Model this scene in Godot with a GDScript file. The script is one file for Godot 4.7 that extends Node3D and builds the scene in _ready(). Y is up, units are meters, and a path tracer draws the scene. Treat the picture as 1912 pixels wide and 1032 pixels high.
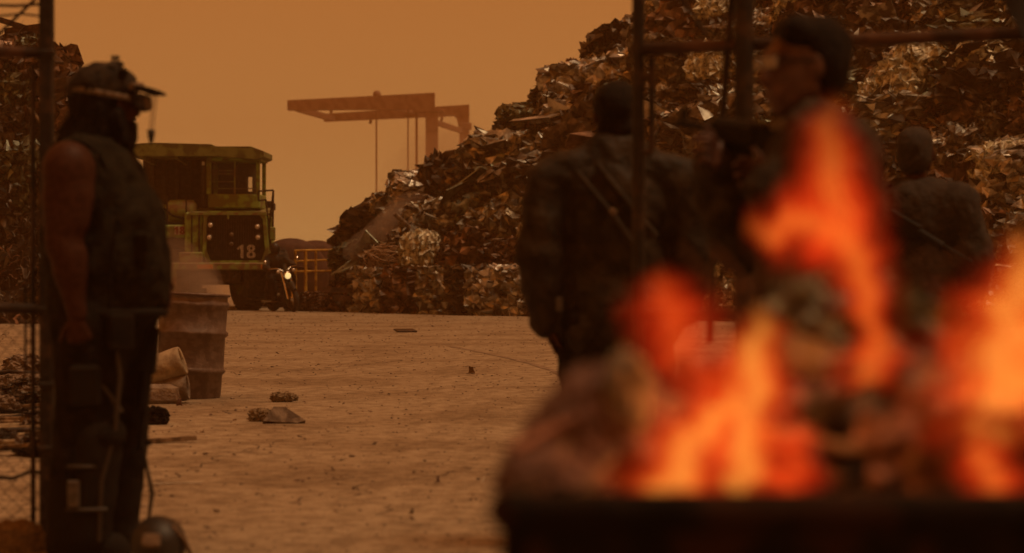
extends Node3D
# A scrapyard under an orange sky: dump truck, motorcycle, heaps of crushed metal, a gate, people and a burning bin.

const LENS := 4400.0
const EYE := 1.1
var rng := RandomNumberGenerator.new()
var wob := FastNoiseLite.new()
var used := {}
var M := {}

# ---------------------------------------------------------------- helpers
func at(px: float, py: float, d: float) -> Vector3:
	return Vector3((px - 956.0) * d / LENS, EYE + (499.0 - py) * d / LENS, -d)

func numbered(called: String) -> String:
	if not used.has(called):
		used[called] = 0
		return called
	used[called] += 1
	return "%s_%03d" % [called, used[called]]

func tag(o: Node, label := "", category := "", group := "", kind := "") -> Node:
	if label: o.set_meta("label", label)
	if category: o.set_meta("category", category)
	if group: o.set_meta("group", group)
	if kind: o.set_meta("kind", kind)
	return o

func thing(called: String, label: String, category: String, where := Vector3.ZERO, turn := 0.0, group := "") -> Node3D:
	var o := Node3D.new()
	o.name = numbered(called)
	add_child(o)
	o.position = where
	o.rotation.y = turn
	tag(o, label, category, group)
	return o

func put(called: String, mesh: Mesh, m: Material, parent: Node = null, where := Vector3.ZERO) -> MeshInstance3D:
	var o := MeshInstance3D.new()
	o.mesh = mesh
	o.material_override = m
	if parent == null:
		o.name = numbered(called)
		add_child(o)
	else:
		o.name = called
		parent.add_child(o, true)
	o.position = where
	return o

class MB:
	var st := SurfaceTool.new()
	var col := Color(1, 1, 1)
	var group := 1
	func _init() -> void:
		st.begin(Mesh.PRIMITIVE_TRIANGLES)
	func flat() -> MB:
		st.set_smooth_group(-1)
		return self
	func smooth() -> MB:
		group += 1
		st.set_smooth_group(group)
		return self
	func tri(a: Vector3, b: Vector3, c: Vector3, out: Vector3) -> void:
		st.set_color(col)
		if (b - a).cross(c - a).dot(out) > 0.0:
			st.add_vertex(a); st.set_color(col); st.add_vertex(c); st.set_color(col); st.add_vertex(b)
		else:
			st.add_vertex(a); st.set_color(col); st.add_vertex(b); st.set_color(col); st.add_vertex(c)
	func quad(a: Vector3, b: Vector3, c: Vector3, d: Vector3, out: Vector3) -> void:
		tri(a, b, c, out)
		tri(a, c, d, out)
	func box(c: Vector3, s: Vector3, basis := Basis.IDENTITY, bev := 0.0) -> MB:
		flat()
		var h := s * 0.5
		bev = minf(bev, minf(h.x, minf(h.y, h.z)) * 0.45)
		var v := func(sg: Vector3, axis: int) -> Vector3:
			var p := Vector3.ZERO
			for k in 3:
				p[k] = sg[k] * (h[k] if k == axis else h[k] - bev)
			return c + basis * p
		for a in 3:
			var b := (a + 1) % 3
			var d := (a + 2) % 3
			for sa in [-1.0, 1.0]:
				var q := []
				for pr in [[-1.0, -1.0], [1.0, -1.0], [1.0, 1.0], [-1.0, 1.0]]:
					var sg := Vector3.ZERO
					sg[a] = sa; sg[b] = pr[0]; sg[d] = pr[1]
					q.append(v.call(sg, a))
				var o := Vector3.ZERO
				o[a] = sa
				quad(q[0], q[1], q[2], q[3], basis * o)
				if bev > 0.0:
					for sb in [-1.0, 1.0]:
						var s1 := Vector3.ZERO
						s1[a] = sa; s1[b] = sb; s1[d] = -1.0
						var s2 := s1
						s2[d] = 1.0
						var oo := Vector3.ZERO
						oo[a] = sa; oo[b] = sb
						quad(v.call(s1, a), v.call(s2, a), v.call(s2, b), v.call(s1, b), basis * oo)
		if bev > 0.0:
			for x in [-1.0, 1.0]:
				for y in [-1.0, 1.0]:
					for z in [-1.0, 1.0]:
						var sg := Vector3(x, y, z)
						tri(v.call(sg, 0), v.call(sg, 1), v.call(sg, 2), basis * sg)
		return self
	func bar(a: Vector3, b: Vector3, w: float, hgt: float, up := Vector3.UP, bev := 0.0) -> MB:
		var z := (b - a).normalized()
		if absf(z.dot(up)) > 0.95: up = Vector3.RIGHT
		var x := up.cross(z).normalized()
		var y := z.cross(x)
		return box((a + b) * 0.5, Vector3(w, hgt, a.distance_to(b)), Basis(x, y, z), bev)
	func tube(pts: Array, radii: Array, sides := 8, caps := true) -> MB:
		smooth()
		var rings := []
		var t0: Vector3 = (pts[1] - pts[0]).normalized()
		var nx := t0.cross(Vector3.UP)
		if nx.length() < 0.1: nx = t0.cross(Vector3.RIGHT)
		nx = nx.normalized()
		for i in pts.size():
			var t: Vector3
			if i == 0: t = pts[1] - pts[0]
			elif i == pts.size() - 1: t = pts[i] - pts[i - 1]
			else: t = pts[i + 1] - pts[i - 1]
			t = t.normalized()
			nx = (nx - t * nx.dot(t)).normalized()
			var ny := t.cross(nx)
			var r: float = radii[i] if i < radii.size() else radii[-1]
			var ring := []
			for k in sides:
				var an := TAU * k / sides
				ring.append(pts[i] + (nx * cos(an) + ny * sin(an)) * r)
			rings.append(ring)
		for i in pts.size() - 1:
			var mid: Vector3 = (pts[i] + pts[i + 1]) * 0.5
			for k in sides:
				var k2 := (k + 1) % sides
				var a: Vector3 = rings[i][k]
				var b: Vector3 = rings[i][k2]
				var c: Vector3 = rings[i + 1][k2]
				var d: Vector3 = rings[i + 1][k]
				quad(a, b, c, d, (a + b + c + d) * 0.25 - mid)
		if caps:
			flat()
			for e in [0, pts.size() - 1]:
				var o: Vector3 = pts[0] - pts[1] if e == 0 else pts[e] - pts[e - 1]
				for k in sides:
					tri(pts[e], rings[e][k], rings[e][(k + 1) % sides], o)
		return self
	func lathe(prof: Array, segs: int, xf := Transform3D.IDENTITY, sharp := false) -> MB:
		if sharp: flat()
		else: smooth()
		for i in prof.size() - 1:
			var p: Vector2 = prof[i]
			var q: Vector2 = prof[i + 1]
			for k in segs:
				var a0 := TAU * k / segs
				var a1 := TAU * (k + 1) / segs
				var d0 := Vector3(cos(a0), 0, sin(a0))
				var d1 := Vector3(cos(a1), 0, sin(a1))
				var a := xf * (d0 * p.x + Vector3(0, p.y, 0))
				var b := xf * (d1 * p.x + Vector3(0, p.y, 0))
				var c := xf * (d1 * q.x + Vector3(0, q.y, 0))
				var d := xf * (d0 * q.x + Vector3(0, q.y, 0))
				var o := xf.basis * ((d0 + d1) * 0.5 * (q.y - p.y) + Vector3(0, p.x - q.x, 0))
				if p.x > 1e-5: tri(a, b, c, o)
				if q.x > 1e-5: tri(a, c, d, o)
		return self
	func prism(poly: Array, z0: float, z1: float, xf := Transform3D.IDENTITY) -> MB:
		flat()
		var pk := PackedVector2Array(poly)
		var idx := Geometry2D.triangulate_polygon(pk)
		var mid := Vector2.ZERO
		for p in pk: mid += p
		mid /= pk.size()
		for i in range(0, idx.size(), 3):
			for e in [[z0, minf(z0, z1) - 1], [z1, 1.0]]:
				var z: float = e[0]
				var o := xf.basis * Vector3(0, 0, signf(z - (z0 + z1) * 0.5))
				tri(xf * Vector3(pk[idx[i]].x, pk[idx[i]].y, z), xf * Vector3(pk[idx[i + 1]].x, pk[idx[i + 1]].y, z), xf * Vector3(pk[idx[i + 2]].x, pk[idx[i + 2]].y, z), o)
		var cw := Geometry2D.is_polygon_clockwise(pk)
		for i in pk.size():
			var a := pk[i]
			var b := pk[(i + 1) % pk.size()]
			var e := (b - a)
			var nn := Vector2(e.y, -e.x) * (-1.0 if cw else 1.0)
			quad(xf * Vector3(a.x, a.y, z0), xf * Vector3(b.x, b.y, z0), xf * Vector3(b.x, b.y, z1), xf * Vector3(a.x, a.y, z1), xf.basis * Vector3(nn.x, nn.y, 0))
		return self
	func mesh() -> ArrayMesh:
		st.generate_normals()
		return st.commit()

# ---- bodies: a field of joined tapered limbs, meshed as surface nets
class Flesh:
	var v := PackedVector3Array()
	var n := PackedVector3Array()
	var c := PackedColorArray()
	var ix := PackedInt32Array()
	static func cap(a: Vector3, b: Vector3, ra: float, rb: float) -> Array:
		return [0, a, b, ra, rb]
	static func ell(a: Vector3, r: Vector3) -> Array:
		return [1, a, r, 0.0, 0.0]
	func add(prims: Array, cell: float, k: float, grow := 0.0, color := Color(1, 1, 1), folds := 0.0, noise: FastNoiseLite = null, stretch := Vector3.ONE) -> Flesh:
		var lo := Vector3(1e9, 1e9, 1e9)
		var hi := -lo
		var boxes := []
		for p in prims:
			var l: Vector3
			var h: Vector3
			if p[0] == 0:
				var a: Vector3 = p[1]
				var b: Vector3 = p[2]
				var r: float = maxf(p[3], p[4]) + grow
				l = a.min(b) - Vector3.ONE * r
				h = a.max(b) + Vector3.ONE * r
			else:
				l = p[1] - p[2] - Vector3.ONE * grow
				h = p[1] + p[2] + Vector3.ONE * grow
			var pad := Vector3.ONE * (k + 2.5 * cell)
			boxes.append([l - pad, h + pad])
			lo = lo.min(l - pad)
			hi = hi.max(h + pad)
		lo -= Vector3.ONE * cell * 2.0
		hi += Vector3.ONE * cell * 2.0
		var nx := int((hi.x - lo.x) / cell) + 2
		var ny := int((hi.y - lo.y) / cell) + 2
		var nz := int((hi.z - lo.z) / cell) + 2
		var f := PackedFloat32Array()
		f.resize(nx * ny * nz)
		f.fill(1.0)
		for pi in prims.size():
			var p: Array = prims[pi]
			var b0: Vector3 = (boxes[pi][0] - lo) / cell
			var b1: Vector3 = (boxes[pi][1] - lo) / cell
			var x0 := maxi(0, int(b0.x)); var x1 := mini(nx - 1, int(b1.x) + 1)
			var y0 := maxi(0, int(b0.y)); var y1 := mini(ny - 1, int(b1.y) + 1)
			var z0 := maxi(0, int(b0.z)); var z1 := mini(nz - 1, int(b1.z) + 1)
			var isc: bool = p[0] == 0
			var a: Vector3 = p[1]
			var ab: Vector3 = p[2] - a if isc else Vector3.ZERO
			var il := 1.0 / maxf(ab.length_squared(), 1e-9)
			var ra: float = p[3] + grow
			var rd: float = p[4] - p[3]
			var rr: Vector3 = Vector3.ONE if isc else p[2] + Vector3.ONE * grow
			var r2 := rr * rr
			for z in range(z0, z1):
				for y in range(y0, y1):
					var row := (z * ny + y) * nx
					for x in range(x0, x1):
						var q := lo + Vector3(x, y, z) * cell - a
						var d: float
						if isc:
							var t := clampf(q.dot(ab) * il, 0.0, 1.0)
							d = (q - ab * t).length() - ra - rd * t
						else:
							var k0 := (q / rr).length()
							var k1 := (q / r2).length()
							d = k0 * (k0 - 1.0) / maxf(k1, 1e-6) if k0 > 1e-4 else -minf(rr.x, minf(rr.y, rr.z))
						var o := f[row + x]
						var hh := maxf(k - absf(o - d), 0.0)
						f[row + x] = minf(o, d) - hh * hh * 0.25 / k
		var vi := PackedInt32Array()
		vi.resize(nx * ny * nz)
		vi.fill(-1)
		var first := v.size()
		var offs := [0, 1, nx, nx + 1, nx * ny, nx * ny + 1, nx * ny + nx, nx * ny + nx + 1]
		var crn := [Vector3(0, 0, 0), Vector3(1, 0, 0), Vector3(0, 1, 0), Vector3(1, 1, 0), Vector3(0, 0, 1), Vector3(1, 0, 1), Vector3(0, 1, 1), Vector3(1, 1, 1)]
		var eds := [[0, 1], [2, 3], [4, 5], [6, 7], [0, 2], [1, 3], [4, 6], [5, 7], [0, 4], [1, 5], [2, 6], [3, 7]]
		var near := cell * 4.0
		var live := PackedInt32Array()
		for z in nz - 1:
			for y in ny - 1:
				var row := (z * ny + y) * nx
				for x in nx - 1:
					var i := row + x
					if absf(f[i]) > near: continue
					var s := 0
					for e in 8:
						if f[i + offs[e]] < 0.0: s += 1
					if s == 0 or s == 8: continue
					var sum := Vector3.ZERO
					var cnt := 0
					for e in eds:
						var fa := f[i + offs[e[0]]]
						var fb := f[i + offs[e[1]]]
						if (fa < 0.0) != (fb < 0.0):
							sum += crn[e[0]].lerp(crn[e[1]], fa / (fa - fb))
							cnt += 1
					vi[i] = v.size()
					v.append(lo + (Vector3(x, y, z) + sum / cnt) * cell)
					live.append(i)
		n.resize(v.size())
		for i in range(first, v.size()): n[i] = Vector3.ZERO
		var steps := [1, nx, nx * ny]
		for i in live:
			for ax in 3:
				var b: int = steps[(ax + 1) % 3]
				var d: int = steps[(ax + 2) % 3]
				var fa := f[i]
				var fb: float = f[i + steps[ax]]
				if (fa < 0.0) == (fb < 0.0): continue
				var q := [vi[i], vi[i - b], vi[i - b - d], vi[i - d]]
				if q[1] < 0 or q[2] < 0 or q[3] < 0: continue
				var out := Vector3.ZERO
				out[ax] = 1.0 if fa < 0.0 else -1.0
				var nn := (v[q[1]] - v[q[0]]).cross(v[q[2]] - v[q[0]]) + (v[q[2]] - v[q[0]]).cross(v[q[3]] - v[q[0]])
				if nn.dot(out) > 0.0:
					ix.append_array(PackedInt32Array([q[0], q[2], q[1], q[0], q[3], q[2]]))
				else:
					nn = -nn
					ix.append_array(PackedInt32Array([q[0], q[1], q[2], q[0], q[2], q[3]]))
				for e in q: n[e] += nn
		for i in range(first, v.size()):
			n[i] = n[i].normalized()
			c.append(color)
		if folds > 0.0:
			for i in range(first, v.size()):
				var s := v[i] * stretch
				v[i] += n[i] * folds * (noise.get_noise_3dv(s * 9.0) * 1.2 + noise.get_noise_3dv(s * 23.0) * 0.6)
			for i in range(first, v.size()): n[i] = Vector3.ZERO
			for i in range(0, ix.size(), 3):
				if ix[i] < first: continue
				var nn := (v[ix[i + 2]] - v[ix[i]]).cross(v[ix[i + 1]] - v[ix[i]])
				n[ix[i]] += nn; n[ix[i + 1]] += nn; n[ix[i + 2]] += nn
			for i in range(first, v.size()): n[i] = n[i].normalized()
		return self
	func mesh() -> ArrayMesh:
		var arr := []
		arr.resize(Mesh.ARRAY_MAX)
		arr[Mesh.ARRAY_VERTEX] = v
		arr[Mesh.ARRAY_NORMAL] = n
		arr[Mesh.ARRAY_COLOR] = c
		arr[Mesh.ARRAY_INDEX] = ix
		var m := ArrayMesh.new()
		m.add_surface_from_arrays(Mesh.PRIMITIVE_TRIANGLES, arr)
		return m

# ---- materials: linear base colours, mottled by noise
func ramp(cols: Array) -> Gradient:
	var g := Gradient.new()
	g.offsets = PackedFloat32Array()
	var o := PackedFloat32Array()
	var c := PackedColorArray()
	for e in cols:
		o.append(e[0])
		c.append(Color(e[1][0], e[1][1], e[1][2]).linear_to_srgb())
	g.offsets = o
	g.colors = c
	return g

func noise_tex(size: int, freq: float, octaves: int, seed_: int, cols = null, kind := FastNoiseLite.TYPE_SIMPLEX_SMOOTH, gain := 0.5) -> NoiseTexture2D:
	var n := FastNoiseLite.new()
	n.noise_type = kind
	n.frequency = freq
	n.seed = seed_
	n.fractal_type = FastNoiseLite.FRACTAL_FBM
	n.fractal_octaves = octaves
	n.fractal_gain = gain
	var t := NoiseTexture2D.new()
	t.width = size
	t.height = size
	t.seamless = true
	t.seamless_blend_skirt = 0.15
	t.noise = n
	t.generate_mipmaps = false
	if cols != null: t.color_ramp = ramp(cols)
	return t

func plain(c: Array, rough := 0.8, metal := 0.0) -> StandardMaterial3D:
	var m := StandardMaterial3D.new()
	m.albedo_color = Color(c[0], c[1], c[2]).linear_to_srgb()
	m.roughness = rough
	m.metallic = metal
	return m

func mottled(a: Array, b: Array, c: Array, tile: float, rough := 0.8, metal := 0.0, bump := 0.0, sd := 1, world := false) -> StandardMaterial3D:
	var m := StandardMaterial3D.new()
	m.albedo_texture = noise_tex(256, 0.012, 5, sd, [[0.0, a], [0.38, a], [0.52, b], [0.66, c], [1.0, c]])
	m.roughness = rough
	m.metallic = metal
	m.uv1_triplanar = true
	m.uv1_world_triplanar = world
	m.uv1_scale = Vector3.ONE / tile
	if bump > 0.0:
		m.heightmap_enabled = true
		m.heightmap_texture = M.bumps
		m.heightmap_scale = bump
	return m

func make_materials() -> void:
	M.bumps = noise_tex(512, 0.02, 6, 5)
	M.folds = noise_tex(256, 0.03, 4, 15)
	M.ground = StandardMaterial3D.new()
	M.ground.albedo_texture = noise_tex(1024, 0.011, 7, 3, [[0.0, [0.19, 0.147, 0.098]], [0.36, [0.275, 0.222, 0.152]], [0.5, [0.34, 0.28, 0.196]], [0.62, [0.38, 0.318, 0.226]], [0.8, [0.415, 0.35, 0.255]], [1.0, [0.48, 0.42, 0.32]]], FastNoiseLite.TYPE_SIMPLEX_SMOOTH, 0.68)
	M.ground.uv1_triplanar = true
	M.ground.uv1_world_triplanar = true
	M.ground.uv1_scale = Vector3(0.42, 0.42, 0.42)
	M.ground.roughness = 0.95
	M.ground.heightmap_enabled = true
	M.ground.heightmap_texture = noise_tex(1024, 0.03, 6, 8, null, FastNoiseLite.TYPE_SIMPLEX_SMOOTH, 0.65)
	M.ground.heightmap_scale = 2.6
	M.ground.detail_enabled = true
	M.ground.detail_blend_mode = BaseMaterial3D.BLEND_MODE_MUL
	M.ground.detail_uv_layer = BaseMaterial3D.DETAIL_UV_2
	M.ground.uv2_triplanar = true
	M.ground.uv2_world_triplanar = true
	M.ground.uv2_scale = Vector3(0.047, 0.047, 0.047)
	M.ground.detail_albedo = noise_tex(512, 0.02, 5, 21, [[0.0, [0.6, 0.55, 0.5]], [0.38, [0.8, 0.76, 0.72]], [0.52, [0.94, 0.92, 0.9]], [1.0, [1.0, 1.0, 1.0]]])
	M.track = mottled([0.18, 0.135, 0.095], [0.23, 0.175, 0.125], [0.28, 0.215, 0.155], 0.5, 0.95, 0.0, 1.0, 31, true)
	M.rust = mottled([0.03, 0.016, 0.01], [0.06, 0.03, 0.017], [0.1, 0.052, 0.03], 0.6, 0.75, 0.25, 0.6, 41)
	M.dark_steel = mottled([0.018, 0.014, 0.012], [0.03, 0.022, 0.018], [0.06, 0.035, 0.022], 0.5, 0.6, 0.35, 0.3, 42)
	M.green = mottled([0.14, 0.14, 0.045], [0.19, 0.29, 0.065], [0.24, 0.38, 0.09], 1.4, 0.6, 0.1, 0.25, 43)
	M.green_dirty = mottled([0.17, 0.11, 0.055], [0.2, 0.2, 0.07], [0.2, 0.27, 0.08], 0.9, 0.7, 0.1, 0.3, 44)
	M.canopy = mottled([0.08, 0.08, 0.028], [0.13, 0.15, 0.042], [0.17, 0.2, 0.06], 1.8, 0.7, 0.1, 0.3, 45)
	M.tyre = mottled([0.012, 0.011, 0.01], [0.02, 0.018, 0.016], [0.045, 0.036, 0.028], 0.5, 0.9, 0.0, 0.6, 46)
	M.black = plain([0.012, 0.011, 0.01], 0.55)
	M.black_matt = plain([0.016, 0.014, 0.012], 0.95)
	M.grille = mottled([0.01, 0.009, 0.008], [0.016, 0.013, 0.011], [0.03, 0.022, 0.016], 0.6, 0.8, 0.2, 0.2, 47)
	M.white_paint = mottled([0.16, 0.13, 0.09], [0.36, 0.32, 0.26], [0.46, 0.42, 0.35], 0.16, 0.6, 0.0, 0.0, 90)
	M.red_paint = plain([0.16, 0.02, 0.012], 0.6)
	M.yellow = mottled([0.3, 0.15, 0.03], [0.55, 0.33, 0.05], [0.65, 0.42, 0.07], 0.7, 0.55, 0.05, 0.2, 48)
	M.amber = plain([0.5, 0.2, 0.03], 0.35)
	M.chrome = plain([0.6, 0.57, 0.52], 0.18, 1.0)
	M.lens = plain([0.7, 0.66, 0.58], 0.15, 0.3)
	M.glass = StandardMaterial3D.new()
	M.glass.albedo_color = Color(0.3, 0.28, 0.24, 0.1)
	M.glass.transparency = BaseMaterial3D.TRANSPARENCY_ALPHA
	M.glass.roughness = 0.08
	M.interior = mottled([0.02, 0.017, 0.013], [0.03, 0.026, 0.02], [0.05, 0.04, 0.03], 0.5, 0.9, 0.0, 0.0, 49)
	M.crane = mottled([0.2, 0.12, 0.085], [0.24, 0.15, 0.11], [0.27, 0.175, 0.13], 4.0, 0.8, 0.1, 0.0, 50)
	M.tank = mottled([0.05, 0.022, 0.015], [0.075, 0.033, 0.022], [0.1, 0.048, 0.032], 1.2, 0.8, 0.15, 0.4, 51)
	M.drum = mottled([0.1, 0.07, 0.058], [0.13, 0.095, 0.08], [0.17, 0.13, 0.115], 0.35, 0.55, 0.2, 0.2, 52)
	M.soot = mottled([0.01, 0.009, 0.008], [0.016, 0.013, 0.011], [0.04, 0.02, 0.014], 0.4, 0.85, 0.2, 0.4, 53)
	M.pipe_tan = mottled([0.22, 0.17, 0.11], [0.3, 0.24, 0.16], [0.38, 0.31, 0.21], 0.4, 0.9, 0.0, 0.5, 54)
	M.pipe_grey = mottled([0.1, 0.075, 0.055], [0.16, 0.125, 0.095], [0.22, 0.18, 0.14], 0.4, 0.9, 0.0, 0.5, 55)
	M.wood = mottled([0.09, 0.06, 0.035], [0.16, 0.11, 0.065], [0.26, 0.19, 0.12], 0.35, 0.9, 0.0, 0.4, 56)
	M.card = mottled([0.1, 0.055, 0.045], [0.16, 0.09, 0.075], [0.22, 0.135, 0.115], 0.3, 0.9, 0.0, 0.4, 57)
	M.paper = mottled([0.4, 0.35, 0.27], [0.5, 0.45, 0.36], [0.58, 0.53, 0.44], 0.3, 0.9, 0.0, 0.4, 58)
	M.concrete = mottled([0.17, 0.13, 0.1], [0.24, 0.19, 0.15], [0.32, 0.27, 0.22], 0.4, 0.95, 0.0, 0.8, 59)
	M.skin_shaded = mottled([0.042, 0.016, 0.01], [0.05, 0.02, 0.012], [0.06, 0.025, 0.016], 0.12, 0.55, 0.0, 0.05, 60)  # skin darkened in its colour to stand for shade on the figures
	M.skin_shaded.vertex_color_use_as_albedo = true
	M.skin_lit = mottled([0.062, 0.025, 0.016], [0.078, 0.031, 0.02], [0.094, 0.039, 0.025], 0.12, 0.55, 0.0, 0.05, 95)  # lighter copy of the skin, painted as better lit, for the spectacled man
	M.skin_lit.vertex_color_use_as_albedo = true
	M.hair = mottled([0.008, 0.006, 0.005], [0.013, 0.01, 0.008], [0.022, 0.016, 0.012], 0.08, 0.7, 0.0, 0.6, 61)
	M.vest = mottled([0.011, 0.009, 0.0055], [0.016, 0.013, 0.008], [0.024, 0.02, 0.012], 0.25, 0.85, 0.0, 0.35, 62)
	M.trousers = mottled([0.008, 0.007, 0.0055], [0.011, 0.009, 0.007], [0.018, 0.014, 0.011], 0.25, 0.9, 0.0, 0.35, 63)
	M.leather = mottled([0.02, 0.016, 0.012], [0.03, 0.024, 0.018], [0.045, 0.035, 0.026], 0.4, 0.6, 0.0, 0.4, 64)
	M.coat = mottled([0.02, 0.016, 0.013], [0.032, 0.026, 0.021], [0.05, 0.04, 0.03], 0.3, 0.85, 0.0, 0.4, 65)
	M.strap = mottled([0.1, 0.07, 0.045], [0.15, 0.105, 0.07], [0.2, 0.145, 0.1], 0.1, 0.8, 0.0, 0.2, 66)
	M.pouch = mottled([0.06, 0.05, 0.04], [0.085, 0.07, 0.058], [0.11, 0.09, 0.075], 0.1, 0.8, 0.0, 0.2, 67)
	M.gun = plain([0.012, 0.011, 0.01], 0.65)
	M.spectacle_glint = plain([0.3, 0.27, 0.24], 0.5)  # opaque pale lenses, the glint is put into their colour
	for k in ["vest", "trousers", "leather", "coat", "hair", "gun", "skin_shaded", "soot", "black_matt"]: M[k].metallic_specular = 0.25
	M.far_coat = mottled([0.016, 0.012, 0.009], [0.024, 0.018, 0.014], [0.034, 0.026, 0.02], 0.3, 0.9, 0.0, 0.4, 92)
	M.brown_hair = mottled([0.016, 0.011, 0.008], [0.024, 0.017, 0.012], [0.034, 0.024, 0.017], 0.08, 0.8, 0.0, 0.5, 93)
	M.hose = plain([0.035, 0.026, 0.02], 0.6)
	M.rubber = plain([0.008, 0.008, 0.008], 0.7)
	M.wire = plain([0.1, 0.07, 0.05], 0.5, 0.6)
	M.pale_wire = plain([0.32, 0.22, 0.14], 0.7)
	# scrap metal: one per tone, tinted patch by patch through vertex colours
	M.scrap = []
	var tones := [[0.1, 0.085, 0.07], [0.18, 0.115, 0.08], [0.25, 0.24, 0.21], [0.4, 0.41, 0.37], [0.64, 0.66, 0.6], [0.14, 0.16, 0.12]]
	for i in tones.size():
		var t: Array = tones[i]
		var d := [t[0] * 0.3, t[1] * 0.26, t[2] * 0.24]
		var l := [minf(t[0] * 1.7, 0.8), minf(t[1] * 1.7, 0.8), minf(t[2] * 1.7, 0.8)]
		var m := mottled(d, t, l, 0.7, 0.42, 0.55, 0.5, 70 + i)
		m.vertex_color_use_as_albedo = true
		M.scrap.append(m)
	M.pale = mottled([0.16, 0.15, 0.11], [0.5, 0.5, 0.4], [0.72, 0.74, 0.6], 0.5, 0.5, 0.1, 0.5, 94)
	M.shard = plain([1, 1, 1], 0.38, 0.6)
	M.shard.vertex_color_use_as_albedo = true
	M.shard_matt = plain([1, 1, 1], 0.8, 0.1)
	M.shard_matt.vertex_color_use_as_albedo = true
	M.stone = plain([1, 1, 1], 0.95)
	M.stone.vertex_color_use_as_albedo = true
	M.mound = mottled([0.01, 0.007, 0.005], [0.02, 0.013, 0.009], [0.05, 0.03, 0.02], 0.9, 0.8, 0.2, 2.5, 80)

# ---------------------------------------------------------------- scene
func _ready() -> void:
	rng.seed = 1818
	wob.seed = 7
	wob.frequency = 1.0
	wob.fractal_octaves = 2
	# camera: a long lens at chest height, focused on the yard behind the gate
	var cam := Camera3D.new()
	cam.name = "camera"
	add_child(cam)
	var lens := CameraAttributesPhysical.new()
	lens.frustum_focal_length = 149.2
	lens.frustum_focus_distance = 27.0
	lens.exposure_aperture = 5.0
	lens.frustum_near = 0.1
	lens.frustum_far = 1500.0
	cam.attributes = lens
	cam.fov = rad_to_deg(2.0 * atan(516.0 / LENS))
	cam.near = 0.1
	cam.far = 1500.0
	cam.position = Vector3(0, EYE, 0)
	cam.rotation.x = -atan(17.0 / LENS)
	cam.current = true
	# sky, haze, exposure
	var we := WorldEnvironment.new()
	we.name = "environment"
	var e := Environment.new()
	e.background_mode = Environment.BG_SKY
	var sm := ProceduralSkyMaterial.new()
	sm.sky_top_color = Color(0.4, 0.088, 0.007).linear_to_srgb()
	sm.sky_horizon_color = Color(0.51, 0.275, 0.086).linear_to_srgb()
	sm.sky_curve = 0.085
	sm.ground_horizon_color = Color(0.2, 0.08, 0.025).linear_to_srgb()
	sm.ground_bottom_color = Color(0.1, 0.04, 0.015).linear_to_srgb()
	sm.sun_angle_max = 0.0
	var sky := Sky.new()
	sky.sky_material = sm
	e.sky = sky
	e.tonemap_mode = Environment.TONE_MAPPER_LINEAR
	e.tonemap_exposure = 1.0
	e.fog_enabled = true
	e.fog_density = 0.0016
	e.fog_light_color = Color(0.9, 0.69, 0.42)
	e.volumetric_fog_enabled = true
	e.volumetric_fog_density = 0.0
	e.sdfgi_enabled = true
	e.ssao_enabled = true
	e.ssil_enabled = true
	we.environment = e
	add_child(we)
	# a veiled sun, high behind the heaps
	var sun := DirectionalLight3D.new()
	sun.name = "sun"
	sun.light_color = Color(1.0, 0.64, 0.33).linear_to_srgb()
	sun.light_energy = 0.5
	sun.light_angular_distance = 22.0
	sun.shadow_enabled = true
	sun.sky_mode = DirectionalLight3D.SKY_MODE_LIGHT_ONLY
	add_child(sun)
	sun.look_at_from_position(Vector3(16, 46, 6), Vector3.ZERO)
	make_materials()
	build_ground()
	make_scrap_shapes()
	build_right_heap()
	build_left_heap()
	build_crane()
	build_dust()
	build_tanks()
	build_truck()
	build_motorcycle()
	build_railing()
	build_gates()
	build_drum()
	build_people()
	build_fire_bin()
	build_litter()

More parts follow.
